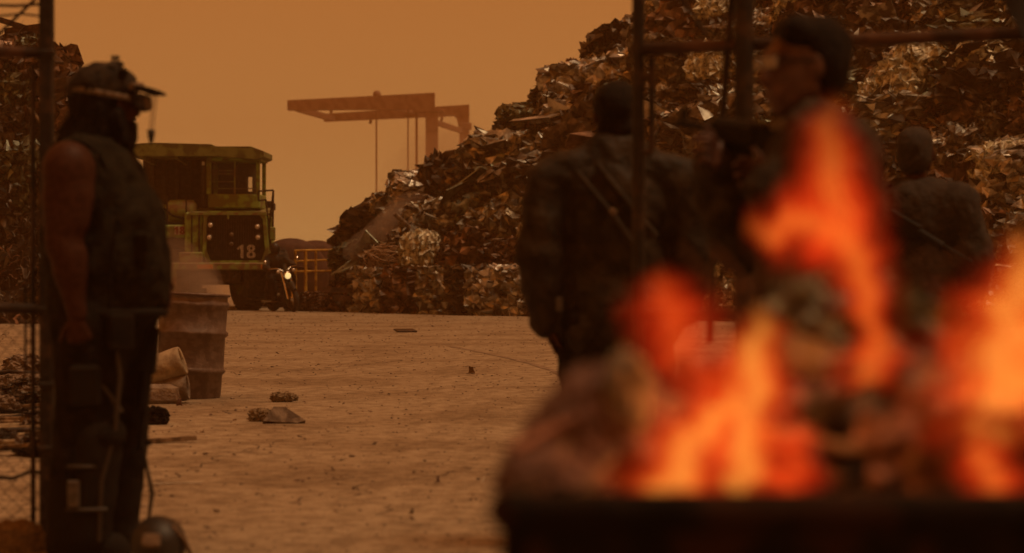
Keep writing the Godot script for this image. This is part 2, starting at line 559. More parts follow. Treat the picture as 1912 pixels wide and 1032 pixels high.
# ---------------------------------------------------------------- ground
func build_ground() -> void:
	var b := MB.new()
	b.smooth()
	var xs := []
	var zs := []
	for i in 61: xs.append(-90.0 + i * 3.0)
	for i in 111: zs.append(12.0 - i * 3.0)
	for i in xs.size() - 1:
		for j in zs.size() - 1:
			b.quad(Vector3(xs[i], 0, zs[j]), Vector3(xs[i + 1], 0, zs[j]), Vector3(xs[i + 1], 0, zs[j + 1]), Vector3(xs[i], 0, zs[j + 1]), Vector3.UP)
	tag(put("ground", b.mesh(), M.ground), "", "", "", "structure")
	M.crack = mottled([0.05, 0.036, 0.025], [0.08, 0.058, 0.04], [0.13, 0.095, 0.065], 0.2, 0.95, 0.0, 0.5, 91, true)  # flat dark strips, the shade inside each crack is put into the colour
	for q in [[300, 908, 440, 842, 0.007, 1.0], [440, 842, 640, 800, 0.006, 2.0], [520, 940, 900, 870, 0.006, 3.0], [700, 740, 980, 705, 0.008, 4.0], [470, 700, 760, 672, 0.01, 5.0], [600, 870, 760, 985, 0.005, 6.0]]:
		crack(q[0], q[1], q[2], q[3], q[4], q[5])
	# loose grit and pebbles, thicker towards the gate
	var shape := pebble()
	var mm := MultiMesh.new()
	mm.transform_format = MultiMesh.TRANSFORM_3D
	mm.use_colors = true
	mm.mesh = shape
	mm.instance_count = 5000
	for i in mm.instance_count:
		var d := 8.0 + 50.0 * pow(rng.randf(), 1.4)
		var x := rng.randf_range(-0.24, 0.16) * d
		var s := rng.randf_range(0.003, 0.008) * (1.0 if rng.randf() < 0.97 else 1.8) * (0.7 + d * 0.03)
		var bs := Basis.from_euler(Vector3(rng.randf() * TAU, rng.randf() * TAU, rng.randf() * TAU)).scaled(Vector3(s * 1.3, s * 0.7, s))
		mm.set_instance_transform(i, Transform3D(bs, Vector3(x, s * 0.3, -d)))
		var g := rng.randf_range(0.07, 0.36)
		mm.set_instance_color(i, Color(g, g * 0.8, g * 0.6))
	var mi := MultiMeshInstance3D.new()
	mi.name = "grit"
	mi.multimesh = mm
	mi.material_override = M.stone
	add_child(mi)
	tag(mi, "loose grit and pebbles strewn over the dirt yard", "grit", "", "stuff")
	# curved wheel tracks pressed into the dirt
	var tracks := [[[-0.9, -33], [0.2, -27], [0.6, -22], [0.55, -18]]]
	for t in tracks:
		var c := Curve3D.new()
		for k in t.size():
			var tan3 := Vector3.ZERO
			if k > 0 and k < t.size() - 1:
				tan3 = Vector3(t[k + 1][0] - t[k - 1][0], 0, t[k + 1][1] - t[k - 1][1]) * 0.2
			c.add_point(Vector3(t[k][0], 0.004, t[k][1]), -tan3, tan3)
		var mbt := MB.new()
		mbt.smooth()
		var pts := c.tessellate_even_length(5, 0.4)
		for k in pts.size() - 1:
			var side := (pts[k + 1] - pts[k]).cross(Vector3.UP).normalized()
			var w0 := 0.035 + 0.03 * wob.get_noise_1d(k * 0.9)
			var w1 := 0.035 + 0.03 * wob.get_noise_1d((k + 1) * 0.9)
			mbt.quad(pts[k] - side * w0, pts[k] + side * w0, pts[k + 1] + side * w1, pts[k + 1] - side * w1, Vector3.UP)
		tag(put("wheel_track", mbt.mesh(), M.track), "", "", "", "structure")

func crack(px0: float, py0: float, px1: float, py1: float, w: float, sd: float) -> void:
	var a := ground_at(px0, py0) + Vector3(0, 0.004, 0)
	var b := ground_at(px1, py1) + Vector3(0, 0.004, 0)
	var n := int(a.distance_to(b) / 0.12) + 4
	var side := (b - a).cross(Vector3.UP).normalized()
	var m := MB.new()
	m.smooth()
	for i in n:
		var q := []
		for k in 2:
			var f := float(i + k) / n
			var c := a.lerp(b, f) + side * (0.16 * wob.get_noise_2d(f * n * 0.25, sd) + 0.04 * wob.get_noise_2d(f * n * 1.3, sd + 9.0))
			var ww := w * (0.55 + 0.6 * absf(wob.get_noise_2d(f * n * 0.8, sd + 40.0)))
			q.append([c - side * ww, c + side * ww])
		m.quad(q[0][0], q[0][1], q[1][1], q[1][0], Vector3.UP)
	tag(put("painted_crack", m.mesh(), M.crack), "", "", "", "structure")

func pebble() -> ArrayMesh:
	var b := MB.new()
	b.flat()
	var n := 6
	var top := Vector3(0.1, 1, 0)
	var bot := Vector3(0, -1, 0.1)
	for k in n:
		var a0 := TAU * k / n
		var a1 := TAU * (k + 1) / n
		var r0 := 1.0 + 0.25 * sin(k * 2.7)
		var r1 := 1.0 + 0.25 * sin(((k + 1) % n) * 2.7)
		var p := Vector3(cos(a0) * r0, 0.1 * sin(k * 1.9), sin(a0) * r0)
		var q := Vector3(cos(a1) * r1, 0.1 * sin(((k + 1) % n) * 1.9), sin(a1) * r1)
		b.tri(top, p, q, p + q + Vector3.UP)
		b.tri(bot, p, q, p + q - Vector3.UP)
	return b.mesh()

# ---------------------------------------------------------------- scrap
var bale_shapes := []
var clump_shapes := []
var sheet_shapes := []
var shard_shapes := []

func crumple(seed_: int, n: int, roundness: float, amp: float, freq: float) -> ArrayMesh:
	var nz := FastNoiseLite.new()
	nz.seed = seed_
	nz.noise_type = FastNoiseLite.TYPE_CELLULAR
	nz.cellular_return_type = FastNoiseLite.RETURN_DISTANCE2_SUB
	nz.frequency = freq
	nz.fractal_octaves = 2
	var ns := FastNoiseLite.new()
	ns.seed = seed_ + 99
	ns.frequency = freq * 1.7
	ns.fractal_octaves = 3
	var nc := FastNoiseLite.new()
	nc.seed = seed_ + 500
	nc.noise_type = FastNoiseLite.TYPE_CELLULAR
	nc.cellular_return_type = FastNoiseLite.RETURN_CELL_VALUE
	nc.frequency = freq * 0.7
	var b := MB.new()
	b.flat()
	for ax in 3:
		for sg in [-1.0, 1.0]:
			for i in n:
				for j in n:
					var q := []
					for e in [[0, 0], [1, 0], [1, 1], [0, 1]]:
						var p := Vector3.ZERO
						p[ax] = sg
						p[(ax + 1) % 3] = -1.0 + 2.0 * (i + e[0]) / n
						p[(ax + 2) % 3] = -1.0 + 2.0 * (j + e[1]) / n
						var s := p.normalized()
						var r := p.lerp(s * 1.15, roundness)
						var d := nz.get_noise_3dv(p) + 0.5
						r += Vector3(ns.get_noise_3dv(p + Vector3(9, 0, 0)), ns.get_noise_3dv(p + Vector3(0, 9, 0)), ns.get_noise_3dv(p + Vector3(0, 0, 9))) * amp * 0.9
						r *= 1.0 - amp * 0.55 * d + amp * 0.3
						q.append(r * 0.5)
					var mid: Vector3 = (q[0] + q[2]) * 0.5
					var t := 0.6 + 0.75 * nc.get_noise_3dv(mid * 2.0) + 0.16 * ns.get_noise_3dv(mid * 7.0)
					t = clampf(t, 0.08, 1.7)
					var w := nc.get_noise_3dv(mid * 2.0 + Vector3(40, 0, 0))
					b.col = Color(t, t * (0.98 - 0.1 * w), t * (0.95 - 0.2 * w))
					if (i + j) % 2 == 0:
						b.tri(q[0], q[1], q[2], mid); b.tri(q[0], q[2], q[3], mid)
					else:
						b.tri(q[0], q[1], q[3], mid); b.tri(q[1], q[2], q[3], mid)
	return b.mesh()

func bent_sheet(seed_: int, lengthwise: int, wide: float, bend: float) -> ArrayMesh:
	var r := RandomNumberGenerator.new()
	r.seed = seed_
	var b := MB.new()
	b.flat()
	var p := Vector3(0, -0.5, 0)
	var dirn := Vector3(0, 1, 0)
	var rows := []
	var w := wide
	for i in lengthwise + 1:
		var tw := r.randf_range(-0.5, 0.5) * bend
		var side := Vector3(cos(tw * i * 0.5), 0, sin(tw * i * 0.5)) * w * r.randf_range(0.6, 1.2)
		var lip := Vector3(side.z, 0, -side.x) * r.randf_range(-0.6, 0.6) * bend
		rows.append([p - side + lip, p + Vector3(lip.z, 0, lip.x) * 0.5, p + side + lip * 0.6])
		dirn = dirn.rotated(Vector3(1, 0, 0), r.randf_range(-1.0, 1.0) * bend).rotated(Vector3(0, 0, 1), r.randf_range(-0.5, 0.5) * bend)
		p += dirn / lengthwise
	var th := Vector3(0.008, 0.004, 0.012)
	for i in lengthwise:
		for k in 2:
			var a: Vector3 = rows[i][k]
			var bb: Vector3 = rows[i][k + 1]
			var c: Vector3 = rows[i + 1][k + 1]
			var d: Vector3 = rows[i + 1][k]
			var o := (bb - a).cross(d - a)
			var t := r.randf_range(0.7, 1.15)
			b.col = Color(t, t, t)
			var off := o.normalized() * th.z
			b.quad(a + off, bb + off, c + off, d + off, o)
			b.quad(a - off, bb - off, c - off, d - off, -o)
			if k == 0: b.quad(a + off, a - off, d - off, d + off, a - bb)
			else: b.quad(bb + off, bb - off, c - off, c + off, bb - a)
	return b.mesh()

func make_scrap_shapes() -> void:
	for i in 7: bale_shapes.append(crumple(100 + i, 17, 0.25, 0.36, 1.9 + 0.45 * i))
	for i in 5: clump_shapes.append(crumple(200 + i, 15, 0.7, 0.55, 2.0 + 0.5 * i))
	for i in 6: sheet_shapes.append(bent_sheet(300 + i, 6, 0.1 + 0.05 * i, 0.35 + 0.1 * i))
	for i in 5: shard_shapes.append(bent_sheet(400 + i, 4, [0.05, 0.08, 0.13, 0.2, 0.3][i], 0.75))

const RU := [-0.5, -0.2, 0.0, 1.0, 2.0, 3.0, 4.0, 5.0, 6.0, 7.0, 8.0, 10.0, 14.0, 22.0, 30.0]
const RH := [0.2, 0.8, 1.4, 2.0, 2.8, 3.45, 4.4, 5.3, 6.5, 7.4, 8.1, 8.6, 9.0, 9.0, 9.0]
const RA := Vector3(-5.3, 0, -60)
const RT := Vector3(0.656, 0, 0.755)
const RN := Vector3(0.755, 0, -0.656)
func crest(u: float) -> float:
	for i in RU.size() - 1:
		if u <= RU[i + 1]:
			return lerpf(RH[i], RH[i + 1], clampf((u - RU[i]) / (RU[i + 1] - RU[i]), 0, 1))
	return RH[-1]

func right_face(u: float, h: float) -> Vector3:
	# a point of the heap's face, h metres up
	var lump := 0.35 * wob.get_noise_2d(u * 0.8, h * 0.8)
	var steep := 2.5 * clampf(1.0 - h / 2.3, 0.0, 1.0) * clampf(1.0 - u / 5.0, 0.0, 1.0)
	return RA + RT * (u + steep) + RN * (h / 1.25 + lump) + Vector3(0, h, 0)

func mound_mesh(face: Callable, u0: float, u1: float, top: Callable, back: Vector3) -> ArrayMesh:
	var b := MB.new()
	b.flat()
	var nu := int((u1 - u0) / 0.35)
	var nh := 22
	for i in nu:
		for j in nh + 4:
			var q := []
			for e in [[0, 0], [1, 0], [1, 1], [0, 1]]:
				var u: float = u0 + (u1 - u0) * (i + e[0]) / nu
				var hmax: float = top.call(u)
				var jj: int = j + e[1]
				var p: Vector3
				if jj <= nh:
					p = face.call(u, hmax * jj / nh - 0.05)
				else:
					p = face.call(u, hmax) + back * (jj - nh) * 2.0 - Vector3(0, hmax * 0.25 * (jj - nh) * 1.02, 0)
				p += Vector3(wob.get_noise_3dv(p * 1.7), wob.get_noise_3dv(p * 1.9 + Vector3(50, 0, 0)), wob.get_noise_3dv(p * 1.7 + Vector3(0, 50, 0))) * (0.3 if jj > 0 else 0.05)
				q.append(p)
			var o: Vector3 = -back + Vector3(0, 0.8, 0)
			b.quad(q[0], q[1], q[2], q[3], o)
	return b.mesh()

func scatter_shards(called: String, label: String, count: int, place: Callable, mat: Material, shape: Mesh, bright: float, smin: float, smax: float) -> void:
	var mm := MultiMesh.new()
	mm.transform_format = MultiMesh.TRANSFORM_3D
	mm.use_colors = true
	mm.mesh = shape
	mm.instance_count = count
	for i in count:
		var s := rng.randf_range(smin, smax)
		if rng.randf() < 0.06: s *= 1.8
		var bs := Basis.from_euler(Vector3(rng.randf() * TAU, rng.randf() * TAU, rng.randf() * TAU)).scaled(Vector3(s, s * rng.randf_range(0.5, 1.3), s))
		mm.set_instance_transform(i, Transform3D(bs, place.call()))
		var r := rng.randf()
		var c: Color
		if r < 0.5:
			var g := rng.randf_range(0.03, 0.14)
			c = Color(g, g * 0.8, g * 0.65)
		elif r < 0.75:
			var g := rng.randf_range(0.1, 0.24)
			c = Color(g, g * 0.5, g * 0.28)
		elif r < 0.94 - bright:
			var g := rng.randf_range(0.12, 0.34)
			c = Color(g, g * 0.98, g * 0.88)
		else:
			var g := rng.randf_range(0.45, 0.8)
			c = Color(g, g, g * 0.92)
		mm.set_instance_color(i, c)
	var mi := MultiMeshInstance3D.new()
	mi.name = numbered(called)
	mi.multimesh = mm
	mi.material_override = mat
	add_child(mi)
	tag(mi, label, "scrap", "", "stuff")

const TONE := ["dark brown", "rust red", "dull grey-brown", "light grey", "bright silvery", "dark olive"]
func zone(sx: float) -> String:
	if sx < 800.0: return "at the tapering end of the heap"
	if sx < 1000.0: return "near the wire nest"
	if sx < 1300.0: return "behind the man in leather"
	if sx < 1600.0: return "behind the man in spectacles"
	return "beyond the end of the pipe rail"

func build_right_heap() -> void:
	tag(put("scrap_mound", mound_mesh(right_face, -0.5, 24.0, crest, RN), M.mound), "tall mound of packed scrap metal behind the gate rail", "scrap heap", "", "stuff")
	var places := []
	var rows := 11
	for u_i in 27:
		for r in rows:
			var u := 0.1 + u_i * 0.86 + rng.randf_range(-0.3, 0.3) + (0.4 if r % 2 else 0.0)
			var h := 0.45 + r * 0.86 + rng.randf_range(-0.2, 0.2)
			if h > crest(u) + 0.1: continue
			if u < -0.2 and r > 0: continue
			places.append([u, h, r])
	for p in places:
		var u: float = p[0]
		var h: float = p[1]
		var pos := right_face(u, h) - RN * 0.12
		var sx := 956.0 - pos.x * LENS / pos.z
		var sy := 499.0 + (pos.y - EYE) * LENS / pos.z
		if sx > 1990.0 or sy < -70.0: continue
		var tone := 0
		var roll := rng.randf()
		if u > 5.5: tone = 0 if roll < 0.2 else 1 if roll < 0.36 else 2 if roll < 0.56 else 3 if roll < 0.76 else 4 if roll < 0.92 else 5
		else: tone = 0 if roll < 0.34 else 1 if roll < 0.56 else 2 if roll < 0.77 else 3 if roll < 0.86 else 4 if roll < 0.9 else 5
		var low: bool = p[2] == 0
		var where := "in the bottom row" if low else "on the crest" if h > crest(u) - 0.9 else "low on the slope" if h < 2.6 else "midway up the slope" if h < 4.6 else "high on the slope"
		var bale := low or rng.randf() < 0.62
		var o := MeshInstance3D.new()
		o.name = numbered("scrap_bale" if bale else "scrap_clump")
		o.mesh = bale_shapes[rng.randi() % bale_shapes.size()] if bale else clump_shapes[rng.randi() % clump_shapes.size()]
		o.material_override = M.scrap[tone]
		add_child(o)
		var s := rng.randf_range(0.8, 1.25) if rng.randf() < 0.75 else rng.randf_range(1.25, 1.6)
		if low: s = minf(s, 1.2) * (0.8 if sx < 700.0 else 1.0)
		var bs: Basis
		if low:
			bs = Basis.from_euler(Vector3(rng.randf_range(-0.08, 0.08), rng.randf_range(-0.5, 0.5), rng.randf_range(-0.08, 0.08)))
			o.transform = Transform3D(bs.scaled(Vector3(s * 1.1, s * 0.85, s)), Vector3(pos.x, s * 0.42, pos.z))
		else:
			bs = Basis.from_euler(Vector3(rng.randf_range(-0.5, 0.5), rng.randf() * TAU, rng.randf_range(-0.5, 0.5)))
			o.transform = Transform3D(bs.scaled(Vector3(s * rng.randf_range(0.9, 1.35), s * rng.randf_range(0.7, 1.0), s)), pos)
		var nm := "scrap bale" if bale else "crumpled scrap clump"
		tag(o, "%s %s %s, %s" % [TONE[tone], nm, where, zone(sx)], "scrap bale" if bale else "scrap", "%s %ss %s %s" % [TONE[tone], nm, where, zone(sx)])
	# torn sheets sticking out, most of them against the sky
	for i in 170:
		var u := rng.randf_range(1.8, 18.0)
		var edge := i % 3 == 0
		if edge: u = rng.randf_range(0.0, 7.5)
		var h: float = crest(u) + rng.randf_range(-0.25, 0.15) if edge else rng.randf_range(0.2, 0.8) * crest(u)
		var o := MeshInstance3D.new()
		o.name = numbered("torn_sheet")
		o.mesh = sheet_shapes[rng.randi() % sheet_shapes.size()]
		var tone := rng.randi() % 6
		if edge and tone == 4: tone = 0
		o.material_override = M.scrap[tone]
		add_child(o)
		var s := rng.randf_range(0.6, 1.1) if edge else rng.randf_range(0.8, 1.7)
		o.transform = Transform3D(Basis.from_euler(Vector3(rng.randf_range(-1.5, 1.5), rng.randf() * TAU, rng.randf_range(-1.3, 1.3))) * Basis.from_scale(Vector3(s * (1.0 if edge else rng.randf_range(1.0, 2.2)), s, s)), right_face(u, h) - RN * (0.0 if edge else 0.4))
		var sx := 956.0 - o.position.x * LENS / o.position.z
		tag(o, "%s torn metal sheet jutting %s, %s" % [TONE[tone], "from the crest" if edge else "from the slope", zone(sx)], "sheet metal", "%s torn sheets %s %s" % [TONE[tone], "crest" if edge else "slope", zone(sx)])
	var place := func() -> Vector3:
		var u := rng.randf_range(-0.3, 21.0)
		var h := sqrt(rng.randf()) * crest(u)
		return right_face(u, h) - RN * rng.randf_range(0.0, 0.5) + Vector3(0, rng.randf_range(0, 0.2), 0)
	for i in 5:
		scatter_shards("scrap_shards", ["twisted strips of scrap covering the heap behind the gate", "narrow torn strips strewn over the tall scrap heap", "bent flakes of metal strewn over the tall scrap heap", "wide crumpled flakes covering the tall scrap heap", "broad torn flakes covering the tall scrap heap"][i], 650, place, M.shard if i % 2 == 0 else M.shard_matt, shard_shapes[i], 0.08, 0.08, 0.3)
	var place2 := func() -> Vector3:
		var u := rng.randf_range(5.5, 21.0)
		return right_face(u, sqrt(rng.randf()) * minf(crest(u), 7.5)) - RN * rng.randf_range(0.25, 0.62)
	scatter_shards("scrap_shards", "pale silvery flakes strewn all over the heap beyond the gate", 900, place2, M.shard_matt, clump_shapes[1], 0.6, 0.08, 0.3)
	# pipes and beams lying in the slope
	for i in 48:
		var u := rng.randf_range(0.3, 18.0)
		var h := rng.randf_range(0.15, 0.97) * minf(crest(u), 7.6)
		var l := rng.randf_range(0.8, 2.4)
		var b := MB.new()
		if i % 2: b.tube([Vector3(-l / 2, 0, 0), Vector3(0, rng.randf_range(-0.12, 0.12), 0), Vector3(l / 2, 0, 0)], [rng.randf_range(0.025, 0.06)], 8)
		else:
			b.box(Vector3.ZERO, Vector3(l, 0.018, 0.12))
			b.box(Vector3(0, 0.06, 0.05), Vector3(l, 0.1, 0.018))
		var o := put("scrap_pipe" if i % 2 else "scrap_angle_bar", b.mesh(), [M.rust, M.pipe_grey, M.dark_steel, M.drum][i % 4], null, right_face(u, h) - RN * 0.5)
		o.rotation = Vector3(rng.randf() * TAU, rng.randf_range(-0.9, 0.9), rng.randf_range(-1.2, 1.2))
		var sx := 956.0 - o.position.x * LENS / o.position.z
		tag(o, "%s sticking out of the slope, %s" % [["dark angle bar", "grey pipe", "black angle bar", "rust-brown pipe"][i % 4], zone(sx)], "pipe" if i % 2 else "bar", "%s %s" % [["dark angle bars", "grey pipes", "black angle bars", "brown pipes"][i % 4], zone(sx)])
	# the palest lumps, singled out
	var pale := [[1850, 135, 0.8, 4, "palest silvery lump high on the heap near the black rubber sheet"], [1735, 125, 0.75, 3, "pale grey lump under the pipe rail above the far man's head"], [1690, 170, 0.7, 4, "pale golden crumpled lump just right of the spectacled man's head"], [1650, 195, 0.5, 4, "small bright lump touching the spectacled man's nape"], [1330, 490, 0.62, 4, "bright crumpled lump low on the heap left of the faint red flame"], [1325, 125, 0.6, 4, "bright lump right below the pipe rail near the slanted rod"], [1490, 22, 0.6, 3, "pale lump right above the spectacled man's hair"], [1340, 40, 0.6, 3, "pale lump above the pipe rail near the slanted rod"], [1790, 300, 0.7, 2, "brown-grey lump right of the far man's head"], [1880, 330, 0.7, 3, "pale grey lump at the picture's edge below the rubber sheet"]]
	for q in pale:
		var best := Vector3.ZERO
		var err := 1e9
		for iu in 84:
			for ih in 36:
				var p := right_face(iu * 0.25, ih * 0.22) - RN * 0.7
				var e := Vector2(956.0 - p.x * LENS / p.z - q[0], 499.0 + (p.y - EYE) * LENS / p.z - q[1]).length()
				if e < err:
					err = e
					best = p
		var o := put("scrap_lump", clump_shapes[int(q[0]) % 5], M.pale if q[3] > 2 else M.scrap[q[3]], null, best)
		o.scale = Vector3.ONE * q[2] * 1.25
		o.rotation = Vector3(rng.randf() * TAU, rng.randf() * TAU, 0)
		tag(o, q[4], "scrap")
	# a nest of wire near the foot of the heap
	var b := MB.new()
	var wc := right_face(3.1, 1.35) - RN * 0.85
	for i in 90:
		var pts := []
		var ax := Basis.from_euler(Vector3(rng.randf() * TAU, rng.randf() * TAU, rng.randf() * TAU))
		var r := rng.randf_range(0.25, 0.5)
		var a0 := rng.randf() * TAU
		for k in 7:
			var an := a0 + k * 0.42
			pts.append(ax * Vector3(cos(an) * r, sin(an) * r, 0.12 * sin(k * 1.3)) * Vector3(1.5, 0.75, 0.8))
		b.tube(pts, [0.011], 4, false)
	tag(put("wire_nest", b.mesh(), M.pale_wire, null, wc), "nest of tangled pale wire low in the scrap heap", "wire")
	# a big crumpled ball of light metal beside it
	var ball := put("crushed_ball", clump_shapes[2], M.pale, null, right_face(4.3, 1.3) - RN * 0.8)
	ball.scale = Vector3(0.75, 0.95, 0.75)
	tag(ball, "round crumpled pale metal ball next to the wire nest", "scrap ball")
	# thin rod standing out of the crest
	var rod := MB.new()
	rod.tube([Vector3(0, -0.6, 0), Vector3(-0.05, 0.3, 0), Vector3(-0.22, 0.72, 0)], [0.03, 0.022, 0.014], 5)
	tag(put("bent_rod", rod.mesh(), M.dark_steel, null, right_face(0.7, 2.2)), "thin bent rod sticking up beside the crane cable", "rod")
	for i in 5:
		var sp := at([690, 722, 755, 740, 705][i], [452, 425, 390, 408, 475][i], 58.3)
		smoke("smoke", "pale smoke drifting over the low end of the scrap heap", sp, Vector3(1.5 - 0.1 * i, 0.75, 0.8), 0.55, "smoke over the scrap heap")

func smoke(called: String, label: String, where: Vector3, size: Vector3, density: float, group := "") -> void:
	var f := FogVolume.new()
	f.name = numbered(called)
	f.shape = RenderingServer.FOG_VOLUME_SHAPE_ELLIPSOID
	f.size = size
	var m := FogMaterial.new()
	m.density = density
	m.albedo = Color(0.9, 0.82, 0.75)
	f.material = m
	add_child(f)
	f.position = where
	f.rotation = Vector3(0, 0, 0.5)
	tag(f, label, "smoke", group, "stuff")

const LA := Vector3(-14.0, 0, -46.0)
func left_crest(u: float) -> float:
	# u runs from the far side to the steep end beside the gate post
	return 5.75 * clampf((6.4 - u) / 0.7, 0.0, 1.0) * (0.9 + 0.12 * sin(u * 2.1)) + 0.3

func left_face(u: float, h: float) -> Vector3:
	return LA + Vector3(u, h, -h * 0.5 + 0.4 * wob.get_noise_2d(u, h))

func build_left_heap() -> void:
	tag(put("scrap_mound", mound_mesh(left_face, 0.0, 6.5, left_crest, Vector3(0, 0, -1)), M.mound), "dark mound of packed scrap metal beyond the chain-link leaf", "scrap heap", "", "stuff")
	var place := func() -> Vector3:
		var u := rng.randf_range(2.4, 6.35)
		var h := rng.randf() * left_crest(u)
		return left_face(u, h) + Vector3(0, 0, rng.randf_range(-0.1, 0.5))
	for i in 3:
		scatter_shards("scrap_shards", ["twisted strips on the dark heap beyond the chain-link leaf", "bent flakes on the dark heap beyond the chain-link leaf", "crumpled flakes on the dark heap beyond the chain-link leaf"][i], 900, place, M.shard_matt, shard_shapes[i], -0.06, 0.08, 0.28)
	for i in 72:
		var u := rng.randf_range(3.6, 6.3)
		var h := rng.randf_range(0.3, 1.0) * left_crest(u)
		var b := MB.new()
		var l := rng.randf_range(0.5, 1.6)
		if i % 3 == 0: b.box(Vector3.ZERO, Vector3(0.12, l, 0.03), Basis.IDENTITY, 0.004)
		else: b.tube([Vector3(0, -l / 2, 0), Vector3(0.05, 0, 0.02), Vector3(0, l / 2, 0)], [0.03 + 0.02 * (i % 2)], 6)
		var o := put("scrap_bar", b.mesh(), [M.rust, M.dark_steel, M.wood][i % 3], null, left_face(u, h) + Vector3(0, 0, 0.4))
		o.rotation = Vector3(rng.randf_range(-0.5, 0.5), rng.randf_range(-0.6, 0.6), rng.randf_range(0.7, 2.4))
		tag(o, ["flat rusty strip lying on the dark heap beyond the chain-link leaf", "thin dark bar lying on the dark heap beyond the chain-link leaf", "grey-brown pole lying on the dark heap beyond the chain-link leaf"][i % 3], "scrap bar", ["rusty strips on the dark heap", "dark bars on the dark heap", "poles on the dark heap"][i % 3])
	for i in 26:
		var u := rng.randf_range(2.6, 5.9)
		var h := rng.randf_range(0.1, 0.95) * left_crest(u)
		var o := put("scrap_clump", clump_shapes[i % 5], M.scrap[[0, 1, 5][i % 3]], null, left_face(u, h))
		o.rotation = Vector3(rng.randf() * TAU, rng.randf() * TAU, 0)
		o.scale = Vector3.ONE * rng.randf_range(0.6, 1.1)
		tag(o, "%s crumpled scrap on the dark heap beyond the chain-link leaf" % TONE[[0, 1, 5][i % 3]], "scrap", "%s clumps on the dark heap" % TONE[[0, 1, 5][i % 3]])
	# beams jutting out towards the sky beside the man's cap
	var jut := [[[60, 98], [118, 91], 0.05, 0.05, "thin bar jutting highest from the dark heap beside the post"], [[70, 172], [131, 152], 0.16, 0.2, "thick steel beam jutting from the dark heap behind the cap"], [[80, 196], [122, 176], 0.1, 0.12, "shorter beam jutting just below the thick steel beam"], [[85, 92], [112, 118], 0.2, 0.06, "pointed plate jutting from the dark heap above the thick beam"]]
	for j in jut:
		var b := MB.new()
		var p := at(j[0][0], j[0][1], 46.5)
		var q := at(j[1][0], j[1][1], 46.0)
		b.bar(Vector3.ZERO, q - p, j[2], j[3], Vector3.UP, 0.01)
		tag(put("jutting_beam", b.mesh(), M.dark_steel, null, p), j[4], "beam")

# ---------------------------------------------------------------- crane, tanks
func build_crane() -> void:
	var far := 1.5
	var base := Vector3(-6.4, 0, -170) * far
	var t := thing("gantry_crane", "hazy brown gantry crane with two long girders above the heap", "crane", base)
	var g := func(px: float, py: float, d: float) -> Vector3: return at(px, py, d * far) - base
	for e in [[[538, 188], [538, 206], [812, 204], [812, 174], 170.0], [[606, 213], [606, 227], [876, 215], [876, 196], 183.0]]:
		var d: float = e[4]
		var poly := []
		for k in 4:
			var p: Vector3 = g.call(e[k][0], e[k][1], d)
			poly.append(Vector2(p.x, p.y))
		var z: float = g.call(0, 0, d).z
		put("girder", MB.new().prism(poly, z - 0.75, z + 0.75).mesh(), M.crane, t)
	# end tie between the girders, cross braces
	put("end_tie", MB.new().bar(g.call(556, 203, 170.5), g.call(622, 222, 182.5), 0.52, 0.6).mesh(), M.crane, t)
	put("cross_tie", MB.new().bar(g.call(715, 197, 170.5), g.call(770, 207, 182.5), 0.52, 0.6).mesh(), M.crane, t)
	# columns with haunches
	for e in [[795, 818, 204, 170.0], [858, 876, 205, 183.0]]:
		var d: float = e[3]
		var a: Vector3 = g.call(e[0], e[2], d)
		var c: Vector3 = g.call(e[1], e[2], d)
		put("column", MB.new().box(Vector3((a.x + c.x) / 2, a.y / 2, a.z), Vector3(c.x - a.x, a.y, 1.2)).mesh(), M.crane, t)
	var hp := []
	for q in [[846, 214], [876, 214], [876, 243], [858, 243], [853, 222]]:
		var p: Vector3 = g.call(q[0], q[1], 183.0)
		hp.append(Vector2(p.x, p.y))
	var hz: float = g.call(0, 0, 183).z
	put("haunch", MB.new().prism(hp, hz - 0.67, hz + 0.67).mesh(), M.crane, t)
	put("sway_brace", MB.new().bar(g.call(815, 229, 172), g.call(860, 244, 182.5), 0.45, 0.52).mesh(), M.crane, t)
	put("collar", MB.new().box((g.call(869, 236, 183.0)), Vector3(1.42, 0.75, 1.5), Basis.IDENTITY, 0.05).mesh(), M.crane, t)
	put("bearing_plate", MB.new().box(g.call(800, 207, 170.2), Vector3(3.3, 0.33, 2.1), Basis.IDENTITY, 0.03).mesh(), M.crane, t)
	# trolley wheels and sheaves
	for q in [[704, 176, 170.0], [766, 197, 171.0], [779, 197, 171.0]]:
		put("sheave", MB.new().lathe([Vector2(0.0, -0.2), Vector2(0.42, -0.2), Vector2(0.42, 0.2), Vector2(0.0, 0.2)], 14, Transform3D(Basis.from_euler(Vector3(PI / 2, 0, 0)), g.call(q[0], q[1], q[2]))).mesh(), M.crane, t)
	for q in [[620, 200, 211, 176.0], [693, 224, 231, 183.5], [826, 214, 228, 176.0]]:
		put("hanger", MB.new().bar(g.call(q[0], q[1], q[3]), g.call(q[0] - 2, q[2], q[3]), 0.3, 0.3).mesh(), M.crane, t)
	for q in [[703, 176, 0.1], [762, 200, 0.09], [778, 200, 0.15]]:
		var p: Vector3 = g.call(q[0], q[1], 171.0)
		put("cable", MB.new().tube([p, Vector3(p.x, 1.0, p.z)], [q[2]], 6).mesh(), M.crane, t)

func build_dust() -> void:
	for q in [[800, 330, 225.0, 11.0, 8.0, 0.04], [830, 290, 228.0, 9.0, 9.0, 0.03], [770, 370, 222.0, 11.0, 6.0, 0.03], [865, 300, 240.0, 8.0, 8.0, 0.035]]:
		smoke("dust_cloud", "dust hanging round the feet of the gantry crane", at(q[0], q[1], q[2]), Vector3(q[3], q[4], 6.0), q[5], "dust round the crane")

